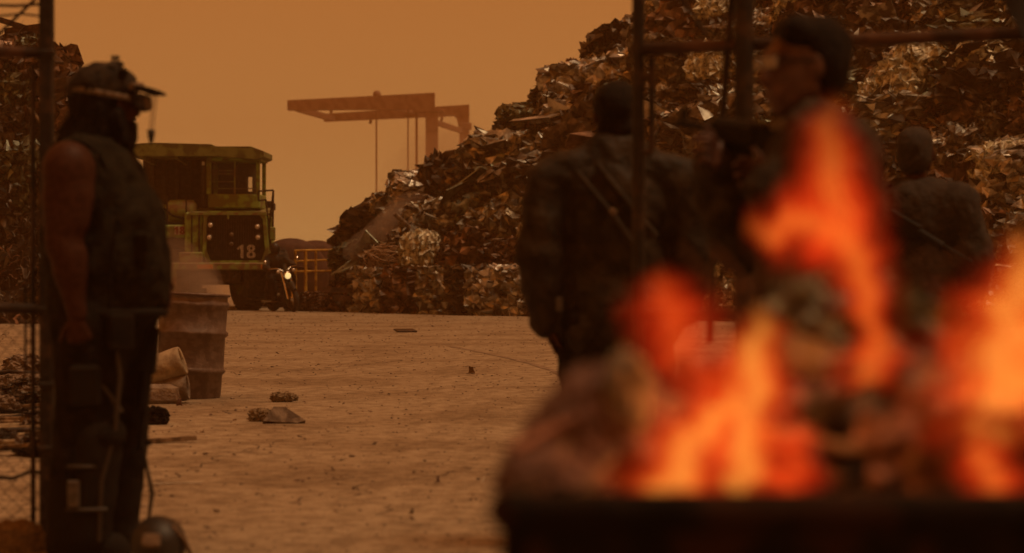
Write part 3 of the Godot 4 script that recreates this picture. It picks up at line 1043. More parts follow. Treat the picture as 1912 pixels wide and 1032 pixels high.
func build_tanks() -> void:
	for q in [[545, 444, 66.0, 1.05, "nearer rust-brown storage tank lying behind the yellow railing"], [592, 448, 67.5, 1.02, "storage tank lying half behind the nearer one, right of it"]]:
		var d: float = q[2]
		var r: float = q[3]
		var p := at(q[0], q[1], d)
		var t := thing("storage_tank", q[4], "tank", Vector3(p.x, 0, p.z), 0.12)
		var cy: float = p.y - r
		var prof := [Vector2(0.0, 0.0), Vector2(r * 0.45, 0.02), Vector2(r * 0.8, -0.06), Vector2(r * 0.96, -0.16), Vector2(r, -0.3), Vector2(r, -1.4), Vector2(r * 1.012, -1.42), Vector2(r * 1.012, -1.5), Vector2(r, -1.52), Vector2(r, -4.4), Vector2(0.0, -4.6)]
		put("shell", MB.new().lathe(prof, 40, Transform3D(Basis.from_euler(Vector3(PI / 2, 0, 0)), Vector3(0, cy, 0))).mesh(), M.tank, t)
		for z in [-0.9, -3.4]:
			var hw := r * 0.8
			put("saddle", MB.new().box(Vector3(0, (cy - r * 0.55) / 2, z), Vector3(hw * 2, maxf(cy - r * 0.55, 0.15), 0.3), Basis.IDENTITY, 0.02).mesh(), M.concrete, t)
		put("seam", MB.new().tube([Vector3(-r * 0.55, cy + r * 0.2, 0.012), Vector3(0, cy + r * 0.25, 0.03), Vector3(r * 0.55, cy + r * 0.2, 0.012)], [0.012], 5).mesh(), M.tank, t)

# ---------------------------------------------------------------- dump truck
func build_truck() -> void:
	var px := 73.6
	var base := Vector3((420.0 - 956.0) / px, 0, -59.8)
	var t := thing("dump_truck", "huge faded green dump truck numbered 18 facing the gate", "dump truck", base, 0.0)
	var X := func(x: float) -> float: return (x - 420.0) / px
	var Y := func(y: float) -> float: return (580.0 - y) / px
	var V := func(x: float, y: float, z: float) -> Vector3: return Vector3((x - 420.0) / px, (580.0 - y) / px, z)
	# bumper with reflectors
	var bum := put("bumper", MB.new().box((V.call(416, 497, 0.0) + Vector3(0, 0, -0.15)), Vector3(202 / px, 0.19, 0.3), Basis.IDENTITY, 0.03).mesh(), M.green_dirty, t)
	put("reflector", MB.new().box(V.call(383, 498, 0.012), Vector3(0.4, 0.11, 0.03), Basis.IDENTITY, 0.008).mesh(), M.amber, bum)
	put("reflector", MB.new().box(V.call(502, 498, 0.012), Vector3(0.4, 0.11, 0.03), Basis.IDENTITY, 0.008).mesh(), M.amber, bum)
	# grille: a framed dark panel narrowing at the top corners
	var outer := [[379, 401], [388, 393], [486, 395], [496, 404], [501, 470], [493, 491], [385, 491], [377, 470]]
	var inner := [[385, 406], [391, 400], [483, 401], [490, 409], [494, 467], [487, 486], [391, 486], [384, 467]]
	var fr := MB.new()
	fr.flat()
	for i in 8:
		var j := (i + 1) % 8
		var a: Vector3 = V.call(outer[i][0], outer[i][1], -0.12)
		var b: Vector3 = V.call(outer[j][0], outer[j][1], -0.12)
		var c: Vector3 = V.call(inner[j][0], inner[j][1], -0.12)
		var d: Vector3 = V.call(inner[i][0], inner[i][1], -0.12)
		fr.quad(a, b, c, d, Vector3(0, 0, 1))
		fr.quad(d, c, c - Vector3(0, 0, 0.12), d - Vector3(0, 0, 0.12), V.call(437, 445, 0) - (c + d) * 0.5)
		fr.quad(a, b, b - Vector3(0, 0, 1.6), a - Vector3(0, 0, 1.6), (a + b) * 0.5 - V.call(437, 445, 0))
	put("grille_frame", fr.mesh(), M.green, t)
	var ip := []
	for q in inner: ip.append(Vector2(X.call(q[0]), Y.call(q[1])))
	var gr := put("grille", MB.new().prism(ip, -0.5, -0.2).mesh(), M.grille, t)
	for k in 22:
		var xx := 389.0 + k * 4.55
		put("grille_bar", MB.new().box(V.call(xx, 446, -0.185), Vector3(0.014, 76 / px, 0.028)).mesh(), M.grille, gr)
	put("grille_badge", MB.new().lathe([Vector2(0.0, 0.02), Vector2(0.04, 0.015), Vector2(0.05, 0.0)], 14, Transform3D(Basis.from_euler(Vector3(PI / 2, 0, 0)), V.call(431, 437, -0.16))).mesh(), M.pipe_grey, gr)
	put("tow_eye", MB.new().lathe([Vector2(0.02, 0.03), Vector2(0.05, 0.03), Vector2(0.05, 0.0)], 10, Transform3D(Basis.from_euler(Vector3(PI / 2, 0, 0)), V.call(431, 455, -0.16))).mesh(), M.pipe_grey, gr)
	put("hood_catch", MB.new().box(V.call(425, 405, -0.13), Vector3(0.05, 0.1, 0.05), Basis.IDENTITY, 0.01).mesh(), M.green_dirty, gr)
	for q in [[392, 420], [390, 443], [480, 423], [481, 443]]:
		var hl := put("headlight", MB.new().lathe([Vector2(0.0, 0.04), Vector2(0.035, 0.036), Vector2(0.062, 0.015), Vector2(0.062, -0.1)], 16, Transform3D(Basis.from_euler(Vector3(PI / 2, 0, 0)), V.call(q[0], q[1], -0.12))).mesh(), M.lens, t)
		put("bezel", MB.new().lathe([Vector2(0.063, 0.015), Vector2(0.085, 0.025), Vector2(0.095, 0.0), Vector2(0.095, -0.1)], 16, Transform3D(Basis.from_euler(Vector3(PI / 2, 0, 0)), V.call(q[0], q[1], -0.12))).mesh(), M.dark_steel, hl)
	# number on the grille
	var num := number_plate(t, V.call(459, 470, -0.13), 0.34, M.white_paint, M.grille, Vector2(0.36, 0.36))
	num.set_meta("label", "white number 18 on the dark grille")
	# hood deck above the grille
	var dk := MB.new()
	dk.prism([Vector2(-0.1, Y.call(396)), Vector2(-2.2, Y.call(384)), Vector2(-2.2, Y.call(390)), Vector2(-0.1, Y.call(401))], X.call(352), X.call(496), Transform3D(Basis(Vector3(0, 0, 1), Vector3(0, 1, 0), Vector3(1, 0, 0)), Vector3.ZERO))
	put("hood", dk.mesh(), M.green_dirty, t)
	# fender left of the grille
	put("fender", MB.new().box(V.call(360, 437, -0.8), Vector3(34 / px, 84 / px, 1.3), Basis.IDENTITY, 0.05).mesh(), M.green, t)
	put("fender_rib", MB.new().box(V.call(371, 437, -0.14), Vector3(0.05, 80 / px, 0.06), Basis.IDENTITY, 0.01).mesh(), M.dark_steel, t)
	put("fender_rib", MB.new().box(V.call(357, 440, -0.14), Vector3(0.03, 90 / px, 0.05), Basis.IDENTITY, 0.01).mesh(), M.dark_steel, t)
	put("step_box", MB.new().box(V.call(356, 482, -0.5), Vector3(0.6, 0.32, 0.9), Basis.IDENTITY, 0.03).mesh(), M.green_dirty, t)
	put("side_box", MB.new().box(V.call(316, 431, -0.7), Vector3(56 / px, 24 / px, 0.9), Basis.IDENTITY, 0.04).mesh(), M.green, t)
	var np := number_plate(t, V.call(333, 430, -0.235), 0.19, M.red_paint, M.white_paint, Vector2(0.26, 0.22))
	np.set_meta("label", "small white plate with the number 18")
	put("air_tank", MB.new().lathe([Vector2(0.0, -0.4), Vector2(0.2, -0.38), Vector2(0.29, -0.3), Vector2(0.3, 0.0), Vector2(0.29, 0.3), Vector2(0.2, 0.38), Vector2(0.0, 0.4)], 20, Transform3D(Basis.from_euler(Vector3(0.1, 0, PI / 2)), V.call(332, 393, -0.75))).mesh(), M.green_dirty, t)
	put("air_tank", MB.new().lathe([Vector2(0.0, -0.35), Vector2(0.16, -0.33), Vector2(0.22, -0.25), Vector2(0.22, 0.25), Vector2(0.16, 0.33), Vector2(0.0, 0.35)], 18, Transform3D(Basis.from_euler(Vector3(0.1, 0.2, PI / 2)), V.call(290, 396, -0.9))).mesh(), M.green, t)
	for q in [[[346, 372], [346, 424]], [[310, 366], [310, 420]], [[346, 412], [368, 408]]]:
		put("hand_rail", MB.new().tube([V.call(q[0][0], q[0][1], -0.2), V.call(q[1][0], q[1][1], -0.2)], [0.022], 6).mesh(), M.dark_steel, t)
	# cab: posts, sill, roof, back wall, glass
	var cb := MB.new()
	var z0 := -0.7
	var z1 := -2.3
	cb.box(V.call(431, 374, (z0 + z1) / 2), Vector3(98 / px, 27 / px, z0 - z1), Basis.IDENTITY, 0.03)
	cb.box(V.call(383, 327, z0 - 0.07), Vector3(9 / px, 68 / px, 0.14), Basis.IDENTITY, 0.015)
	cb.box(V.call(476, 327, z0 - 0.07), Vector3(7 / px, 68 / px, 0.14), Basis.IDENTITY, 0.015)
	cb.box(V.call(383, 327, z1 + 0.07), Vector3(9 / px, 68 / px, 0.14), Basis.IDENTITY, 0.015)
	cb.box(V.call(476, 327, z1 + 0.07), Vector3(7 / px, 68 / px, 0.14), Basis.IDENTITY, 0.015)
	cb.box(V.call(431, 294, (z0 + z1) / 2), Vector3(102 / px, 8 / px, z0 - z1 + 0.1), Basis.IDENTITY, 0.02)
	put("cab", cb.mesh(), M.green, t)
	var wall := MB.new()
	wall.box(V.call(400, 330, z1 + 0.04), Vector3(30 / px, 64 / px, 0.06))
	wall.box(V.call(428, 330, z1 + 0.04), Vector3(26 / px, 64 / px, 0.06))
	wall.box(V.call(447, 311, z1 + 0.04), Vector3(12 / px, 26 / px, 0.06))
	wall.box(V.call(447, 357, z1 + 0.04), Vector3(12 / px, 10 / px, 0.06))
	wall.box(V.call(459, 330, z1 + 0.04), Vector3(12 / px, 64 / px, 0.06))
	put("cab_back_wall", wall.mesh(), M.interior, t)
	put("windscreen_bar", MB.new().box(V.call(432, 329, z0 - 0.05), Vector3(0.04, 62 / px, 0.05), Basis.IDENTITY, 0.008).mesh(), M.green_dirty, t)
	for y in [316, 322, 337, 350]:
		put("guard_bar", MB.new().box(V.call(410 if y < 340 else 430, y, z0 - 0.09), Vector3((42 if y < 340 else 78) / px, 0.025, 0.03)).mesh(), M.green_dirty, t)
	put("windscreen", MB.new().box(V.call(430, 329, z0 - 0.06), Vector3(84 / px, 62 / px, 0.012)).mesh(), M.glass, t)
	put("seat", MB.new().box(V.call(412, 348, -1.6), Vector3(0.5, 0.7, 0.15), Basis.IDENTITY, 0.05).mesh(), M.black_matt, t)
	put("steering_wheel", MB.new().tube(ring(0.2, 16), [0.02], 5, false).mesh(), M.black, t, V.call(412, 356, -1.15))
	put("marker_lamp", MB.new().box(V.call(374, 303, -0.62), Vector3(0.07, 0.1, 0.06), Basis.IDENTITY, 0.01).mesh(), M.lens, t)
	put("exhaust_pipe", MB.new().tube([V.call(374, 384, -0.7), V.call(374, 310, -0.7)], [0.05], 10).mesh(), M.dark_steel, t)
	# dump body: front wall, roof-like canopy over the cab, sides and floor behind
	var body := MB.new()
	body.box(V.call(312, 325, -2.6), Vector3(130 / px, 92 / px, 0.16), Basis.IDENTITY, 0.02)
	body.box(V.call(350, 372, -5.0), Vector3(3.0, 0.2, 4.8), Basis.IDENTITY, 0.02)
	body.box(V.call(242, 325, -5.0), Vector3(0.14, 1.3, 4.8), Basis.IDENTITY, 0.02)
	body.box(V.call(408, 330, -2.75), Vector3(66 / px, 70 / px, 0.05))
	body.box(V.call(457, 330, -2.75), Vector3(8 / px, 70 / px, 0.05))
	body.box(V.call(372, 432, -2.5), Vector3(240 / px, 124 / px, 0.08), Basis.IDENTITY, 0.02)
	put("dump_body", body.mesh(), M.interior, t)
	for k in 5:
		put("body_rib", MB.new().box(V.call(258 + k * 24, 325, -2.48), Vector3(0.09, 90 / px, 0.1), Basis.IDENTITY, 0.015).mesh(), M.interior, t)
	var can := MB.new()
	var prof := [Vector2(0.1, Y.call(291)), Vector2(0.1, Y.call(283)), Vector2(-0.4, Y.call(274)), Vector2(-2.8, Y.call(268)), Vector2(-2.8, Y.call(286))]
	# canopy outline seen from the front, tapered at its near corner
	can.prism([Vector2(X.call(236), Y.call(290)), Vector2(X.call(236), Y.call(268)), Vector2(X.call(280), Y.call(265)), Vector2(X.call(392), Y.call(268)), Vector2(X.call(398), Y.call(272)), Vector2(X.call(466), Y.call(272)), Vector2(X.call(490), Y.call(281)), Vector2(X.call(490), Y.call(291)), Vector2(X.call(478), Y.call(296)), Vector2(X.call(390), Y.call(290))], -2.5, -0.3)
	put("canopy", can.mesh(), M.canopy, t)
	for k in 3:
		put("canopy_brace", MB.new().bar(V.call(262 + k * 62, 290, -0.45), V.call(262 + k * 62, 297, -2.45), 0.08, 0.12).mesh(), M.canopy, t)
	# mirror frame and deck rails at the cab side
	for q in [[[480, 356], [508, 354]], [[508, 354], [507, 430]], [[508, 354], [500, 425]], [[480, 374], [494, 372]], [[494, 372], [497, 402]], [[497, 402], [504, 468]], [[480, 356], [480, 374]]]:
		put("deck_rail", MB.new().tube([V.call(q[0][0], q[0][1], -0.35), V.call(q[1][0], q[1][1], -0.35)], [0.026], 6).mesh(), M.dark_steel, t)
	put("mirror", MB.new().box(V.call(507, 436, -0.3), Vector3(0.14, 0.34, 0.08), Basis.IDENTITY, 0.03).mesh(), M.green_dirty, t)
	put("side_panel", MB.new().box(V.call(501, 436, -0.6), Vector3(0.1, 0.85, 0.5), Basis.IDENTITY, 0.02).mesh(), M.green, t)
	for k in 4:
		put("ladder_rung", MB.new().tube([V.call(352, 505 + k * 13, -0.12), V.call(370, 505 + k * 13, -0.12)], [0.02], 6).mesh(), M.dark_steel, t)
	for x in [352, 370]:
		put("ladder_rail", MB.new().tube([V.call(x, 495, -0.12), V.call(x, 548, -0.12)], [0.022], 6).mesh(), M.dark_steel, t)
	for q in [[[300, 388], [318, 402], [342, 408]], [[292, 400], [312, 416], [344, 418]]]:
		put("air_hose", MB.new().tube([V.call(q[0][0], q[0][1], -0.5), V.call(q[1][0], q[1][1], -0.42), V.call(q[2][0], q[2][1], -0.5)], [0.03], 7).mesh(), M.black_matt, t)
	# chassis and axle
	put("chassis", MB.new().box(V.call(400, 510, -3.5), Vector3(1.3, 0.5, 6.6), Basis.IDENTITY, 0.03).mesh(), M.dark_steel, t)
	put("axle", MB.new().tube([V.call(330, 521, -1.0), V.call(470, 521, -1.0)], [0.16], 10).mesh(), M.dark_steel, t)
	put("tow_hook", MB.new().tube([V.call(439, 505, -0.1), V.call(440, 514, -0.05), V.call(436, 518, -0.02)], [0.03], 6).mesh(), M.dark_steel, t)
	for w in [[456, -0.95, 0.42], [330, -0.95, 0.42], [480, -5.0, 0.0], [300, -5.0, 0.0]]:
		var wn := Node3D.new()
		wn.name = "wheel"
		t.add_child(wn, true)
		wn.position = Vector3(X.call(w[0]), 0.81, w[1])
		wn.rotation = Vector3(0, w[2], 0)
		var axis := Transform3D(Basis.from_euler(Vector3(0, 0, PI / 2)), Vector3.ZERO)
		put("tyre", MB.new().lathe([Vector2(0.42, -0.26), Vector2(0.68, -0.31), Vector2(0.77, -0.25), Vector2(0.8, -0.1), Vector2(0.8, 0.1), Vector2(0.77, 0.25), Vector2(0.68, 0.31), Vector2(0.42, 0.26)], 36, axis).mesh(), M.tyre, wn)
		put("rim", MB.new().lathe([Vector2(0.0, -0.1), Vector2(0.2, -0.1), Vector2(0.36, -0.22), Vector2(0.43, -0.25), Vector2(0.43, 0.25), Vector2(0.36, 0.22), Vector2(0.2, 0.1), Vector2(0.0, 0.1)], 24, axis).mesh(), M.green_dirty, wn)
		var lug := MB.new()
		for k in 30:
			for s in [-1, 1]:
				var an := TAU * (k + (0.5 if s > 0 else 0.0)) / 30
				lug.box(Vector3(s * 0.13, cos(an) * 0.79, sin(an) * 0.79), Vector3(0.24, 0.05, 0.08), Basis.from_euler(Vector3(an, 0, 0)), 0.01)
		put("tread", lug.mesh(), M.tyre, wn)

func ring(r: float, n: int) -> Array:
	var p := []
	for k in n + 1:
		p.append(Vector3(cos(TAU * k / n) * r, sin(TAU * k / n) * r, 0))
	return p

func number_plate(t: Node3D, p: Vector3, tall: float, ink: Material, back: Material, size: Vector2) -> MeshInstance3D:
	var plate := put("number_plate", MB.new().box(p, Vector3(size.x, size.y, 0.02), Basis.IDENTITY, 0.004).mesh(), back, t)
	var tm := TextMesh.new()
	tm.text = "18"
	var f := SystemFont.new()
	f.font_names = PackedStringArray(["Droid Sans"])
	f.font_weight = 700
	tm.font = f
	tm.font_size = 64
	tm.pixel_size = tall / 46.0
	tm.depth = 0.012
	put("numerals", tm, ink, plate, p + Vector3(0, 0, 0.018))
	return plate

# ---------------------------------------------------------------- motorcycle
func build_motorcycle() -> void:
	var p := at(549, 580, 58.2)
	var t := thing("motorcycle", "black motorcycle with lit headlamp riding beside the dump truck", "motorcycle", Vector3(p.x, 0, p.z), 0.42)
	# local: +z ahead, front wheel near the origin
	t.rotation.z = 0.12
	var wheel := func(z: float, r: float, w: float) -> void:
		var wn := Node3D.new()
		wn.name = "wheel"
		t.add_child(wn, true)
		wn.position = Vector3(0, r, z)
		var ax := Transform3D(Basis.from_euler(Vector3(0, 0, PI / 2)), Vector3.ZERO)
		put("tyre", MB.new().lathe([Vector2(r - 0.1, -w * 0.4), Vector2(r - 0.03, -w * 0.5), Vector2(r, -w * 0.2), Vector2(r, w * 0.2), Vector2(r - 0.03, w * 0.5), Vector2(r - 0.1, w * 0.4), Vector2(r - 0.1, -w * 0.4)], 28, ax).mesh(), M.tyre, wn)
		put("rim", MB.new().lathe([Vector2(0.0, -0.05), Vector2(0.06, -0.05), Vector2(0.07, -0.02), Vector2(r - 0.1, -0.03), Vector2(r - 0.1, 0.03), Vector2(0.07, 0.02), Vector2(0.06, 0.05), Vector2(0.0, 0.05)], 20, ax).mesh(), M.chrome, wn)
	wheel.call(0.0, 0.33, 0.13)
	wheel.call(-1.55, 0.33, 0.2)
	for s in [-1, 1]:
		put("fork", MB.new().tube([Vector3(s * 0.1, 0.33, 0.0), Vector3(s * 0.1, 0.62, -0.14)], [0.035], 8).mesh(), M.chrome, t)
		put("fork_stanchion", MB.new().tube([Vector3(s * 0.1, 0.62, -0.14), Vector3(s * 0.1, 1.0, -0.34)], [0.026], 8).mesh(), M.chrome, t)
		put("handlebar", MB.new().tube([Vector3(s * 0.05, 1.02, -0.34), Vector3(s * 0.18, 1.1, -0.38), Vector3(s * 0.38, 1.1, -0.52)], [0.016], 6).mesh(), M.chrome, t)
		put("mirror", MB.new().lathe([Vector2(0.0, 0.02), Vector2(0.05, 0.015), Vector2(0.055, 0.0), Vector2(0.0, -0.02)], 12, Transform3D(Basis.from_euler(Vector3(PI / 2, 0, 0)), Vector3(s * 0.42, 1.28, -0.5))).mesh(), M.chrome, t)
		put("exhaust_pipe", MB.new().tube([Vector3(s * 0.14, 0.5, -0.55), Vector3(s * 0.2, 0.3, -0.7), Vector3(s * 0.2, 0.28, -1.8)], [0.045], 8).mesh(), M.chrome, t)
	put("front_fender", MB.new().tube([Vector3(0, 0.55, 0.28), Vector3(0, 0.7, 0.05), Vector3(0, 0.66, -0.2)], [0.05, 0.08, 0.05], 8).mesh(), M.black, t)
	var eng := MB.new()
	eng.box(Vector3(0, 0.45, -0.8), Vector3(0.36, 0.4, 0.5), Basis.IDENTITY, 0.05)
	for k in 5: eng.box(Vector3(0, 0.55 + 0.05 * k, -0.7), Vector3(0.46, 0.02, 0.3), Basis.IDENTITY, 0.005)
	put("engine", eng.mesh(), M.dark_steel, t)
	put("frame", MB.new().tube([Vector3(0, 0.95, -0.38), Vector3(0, 0.35, -0.5), Vector3(0, 0.25, -0.9), Vector3(0, 0.4, -1.5)], [0.04], 8).mesh(), M.black, t)
	put("fuel_tank", Flesh.new().add([Flesh.ell(Vector3(0, 0.88, -0.7), Vector3(0.16, 0.13, 0.27))], 0.025, 0.03).mesh(), M.black, t)
	put("saddle", Flesh.new().add([Flesh.ell(Vector3(0, 0.76, -1.15), Vector3(0.17, 0.08, 0.3)), Flesh.ell(Vector3(0, 0.8, -1.45), Vector3(0.14, 0.09, 0.18))], 0.025, 0.05).mesh(), M.black_matt, t)
	put("rear_fender", MB.new().tube([Vector3(0, 0.72, -1.3), Vector3(0, 0.72, -1.6), Vector3(0, 0.5, -1.92)], [0.09, 0.11, 0.09], 8).mesh(), M.black, t)
	for s in [-1, 1]:
		put("indicator_lamp", MB.new().lathe([Vector2(0.0, 0.04), Vector2(0.04, 0.025), Vector2(0.045, 0.0), Vector2(0.0, -0.06)], 12, Transform3D(Basis.from_euler(Vector3(PI / 2, 0, 0)), Vector3(s * 0.2, 1.02, -0.26))).mesh(), M.lens, t)
	var hl := put("headlamp_shell", MB.new().lathe([Vector2(0.08, 0.0), Vector2(0.1, -0.005), Vector2(0.1, -0.06), Vector2(0.06, -0.16), Vector2(0.0, -0.18)], 18, Transform3D(Basis.from_euler(Vector3(PI / 2, 0, 0)), Vector3(0, 0.9, -0.14))).mesh(), M.chrome, t)
	var glow := plain([0.9, 0.7, 0.35], 0.5)
	glow.emission_enabled = true
	glow.emission = Color(1.0, 0.72, 0.28).linear_to_srgb()
	glow.emission_energy_multiplier = 0.9
	put("headlamp", MB.new().lathe([Vector2(0.0, 0.02), Vector2(0.05, 0.014), Vector2(0.078, 0.0)], 18, Transform3D(Basis.from_euler(Vector3(PI / 2, 0, 0)), Vector3(0, 0.9, -0.138))).mesh(), glow, hl)
	var sp := SpotLight3D.new()
	sp.name = "headlamp_beam"
	sp.light_color = Color(1.0, 0.75, 0.4)
	sp.light_energy = 0.5
	sp.light_size = 0.09
	sp.spot_angle = 28.0
	sp.spot_range = 40.0
	sp.spot_attenuation = 2.0
	sp.shadow_enabled = true
	t.add_child(sp)
	sp.position = Vector3(0, 0.9, -0.05)
	sp.rotation = Vector3(-0.08, PI, 0)
	# rider
	var J := {
		"torso": [Flesh.ell(Vector3(0, 0.98, 0.0), Vector3(0.19, 0.16, 0.16)), Flesh.cap(Vector3(0, 0.98, 0), Vector3(0, 1.3, 0.1), 0.17, 0.18), Flesh.cap(Vector3(-0.14, 1.34, 0.1), Vector3(0.14, 1.34, 0.1), 0.09, 0.09)],
		"head": Vector3(0, 1.56, 0.18), "neck": Vector3(0, 1.38, 0.12),
		"arm_l": [Vector3(0.2, 1.34, 0.1), Vector3(0.33, 1.16, 0.28), Vector3(0.35, 1.1, 0.52)], "arm_r": [Vector3(-0.2, 1.34, 0.1), Vector3(-0.33, 1.16, 0.28), Vector3(-0.35, 1.1, 0.52)],
		"leg_l": [Vector3(0.12, 0.9, 0.05), Vector3(0.27, 0.82, 0.42), Vector3(0.25, 0.4, 0.36)], "leg_r": [Vector3(-0.12, 0.9, 0.05), Vector3(-0.27, 0.82, 0.42), Vector3(-0.25, 0.4, 0.36)],
		"arm": [0.065, 0.055, 0.04], "leg": [0.1, 0.075, 0.055], "cell": 0.028,
	}
	var r := person("person", "motorcycle rider in dark clothes and a black helmet", Vector3.ZERO, 0.0, J, {"jacket": M.leather, "trousers": M.trousers, "boots": M.black_matt, "sleeves": true, "curl": 1.2})
	r.transform = t.transform * Transform3D(Basis.IDENTITY, Vector3(0, 0, -1.08))
	put("helmet", Flesh.new().add([Flesh.ell(J.head + Vector3(0, 0.03, -0.01), Vector3(0.13, 0.15, 0.145))], 0.022, 0.03).mesh(), M.black, r)

# ---------------------------------------------------------------- railing
func build_railing() -> void:
	var d := 60.6
	var p0 := at(552, 577, d)
	var base := Vector3(p0.x, 0, p0.z)
	var t := thing("yellow_railing", "yellow painted tube railing standing before the storage tanks", "railing", base)
	var g := func(px: float, py: float, dd: float) -> Vector3: return at(px, py, dd) - base
	for q in [[552, 468, 0.036], [571, 468, 0.042], [590, 467, 0.034], [626, 469, 0.028]]:
		var a: Vector3 = g.call(q[0], q[1], d)
		put("post", MB.new().tube([Vector3(a.x, 0, 0), a], [q[2]], 8).mesh(), M.yellow, t)
	for y in [[468, 466], [488, 484], [507, 505]]:
		put("rail", MB.new().tube([g.call(550, y[0], d), g.call(636, y[1], d)], [0.03], 8).mesh(), M.yellow, t)
	for q in [[566, 59.4, 0.75, 0.35], [590, 59.3, 0.62, 0.45], [607, 59.0, 0.6, 0.4]]:
		var c := at(q[0], 580, q[1])
		var o := put("scrap_bale", bale_shapes[int(q[0]) % 7], M.scrap[5 if q[0] < 580 else 1], null, Vector3(c.x, q[3] * 0.45, c.z))
		o.scale = Vector3(q[2], q[3], 0.5)
		tag(o, ["low crushed block at the foot of the yellow railing", "low crushed block under the middle of the yellow railing", "crushed block between the yellow railing and the heap"][0 if q[0] < 580 else 1 if q[0] < 600 else 2], "scrap bale")

# ---------------------------------------------------------------- gates
func chain_link(origin: Vector3, along: Vector3, wide: float, y0: float, y1: float, pitch: float, r: float) -> ArrayMesh:
	var b := MB.new()
	var nn := along.cross(Vector3.UP).normalized()
	var n := int(wide / pitch)
	var m := int((y1 - y0) / (pitch * 0.5))
	for i in n:
		var pts := []
		for k in m + 1:
			var sx := pitch * (i + (1.04 if k % 2 == 0 else -0.04) * 0.5 + 0.25) + (0.004 * sin(i * 1.7 + k))
			var bag := 0.02 * sin(k * 0.25 + i * 0.3)
			pts.append(origin + along * (sx + (0.5 * pitch if i % 2 == 0 else 0.0) * 0.0) + Vector3(0, y0 + k * pitch * 0.5, 0) + nn * ((r if k % 2 == 0 else -r) + bag))
		b.tube(pts, [r], 4, false)
		var pts2 := []
		for k in m + 1:
			var sx := pitch * (i + (-0.04 if k % 2 == 0 else 1.04) * 0.5 + 0.75)
			var bag := 0.02 * sin(k * 0.25 + i * 0.3)
			pts2.append(origin + along * sx + Vector3(0, y0 + k * pitch * 0.5, 0) + nn * ((-r if k % 2 == 0 else r) + bag))
		b.tube(pts2, [r], 4, false)
	return b.mesh()

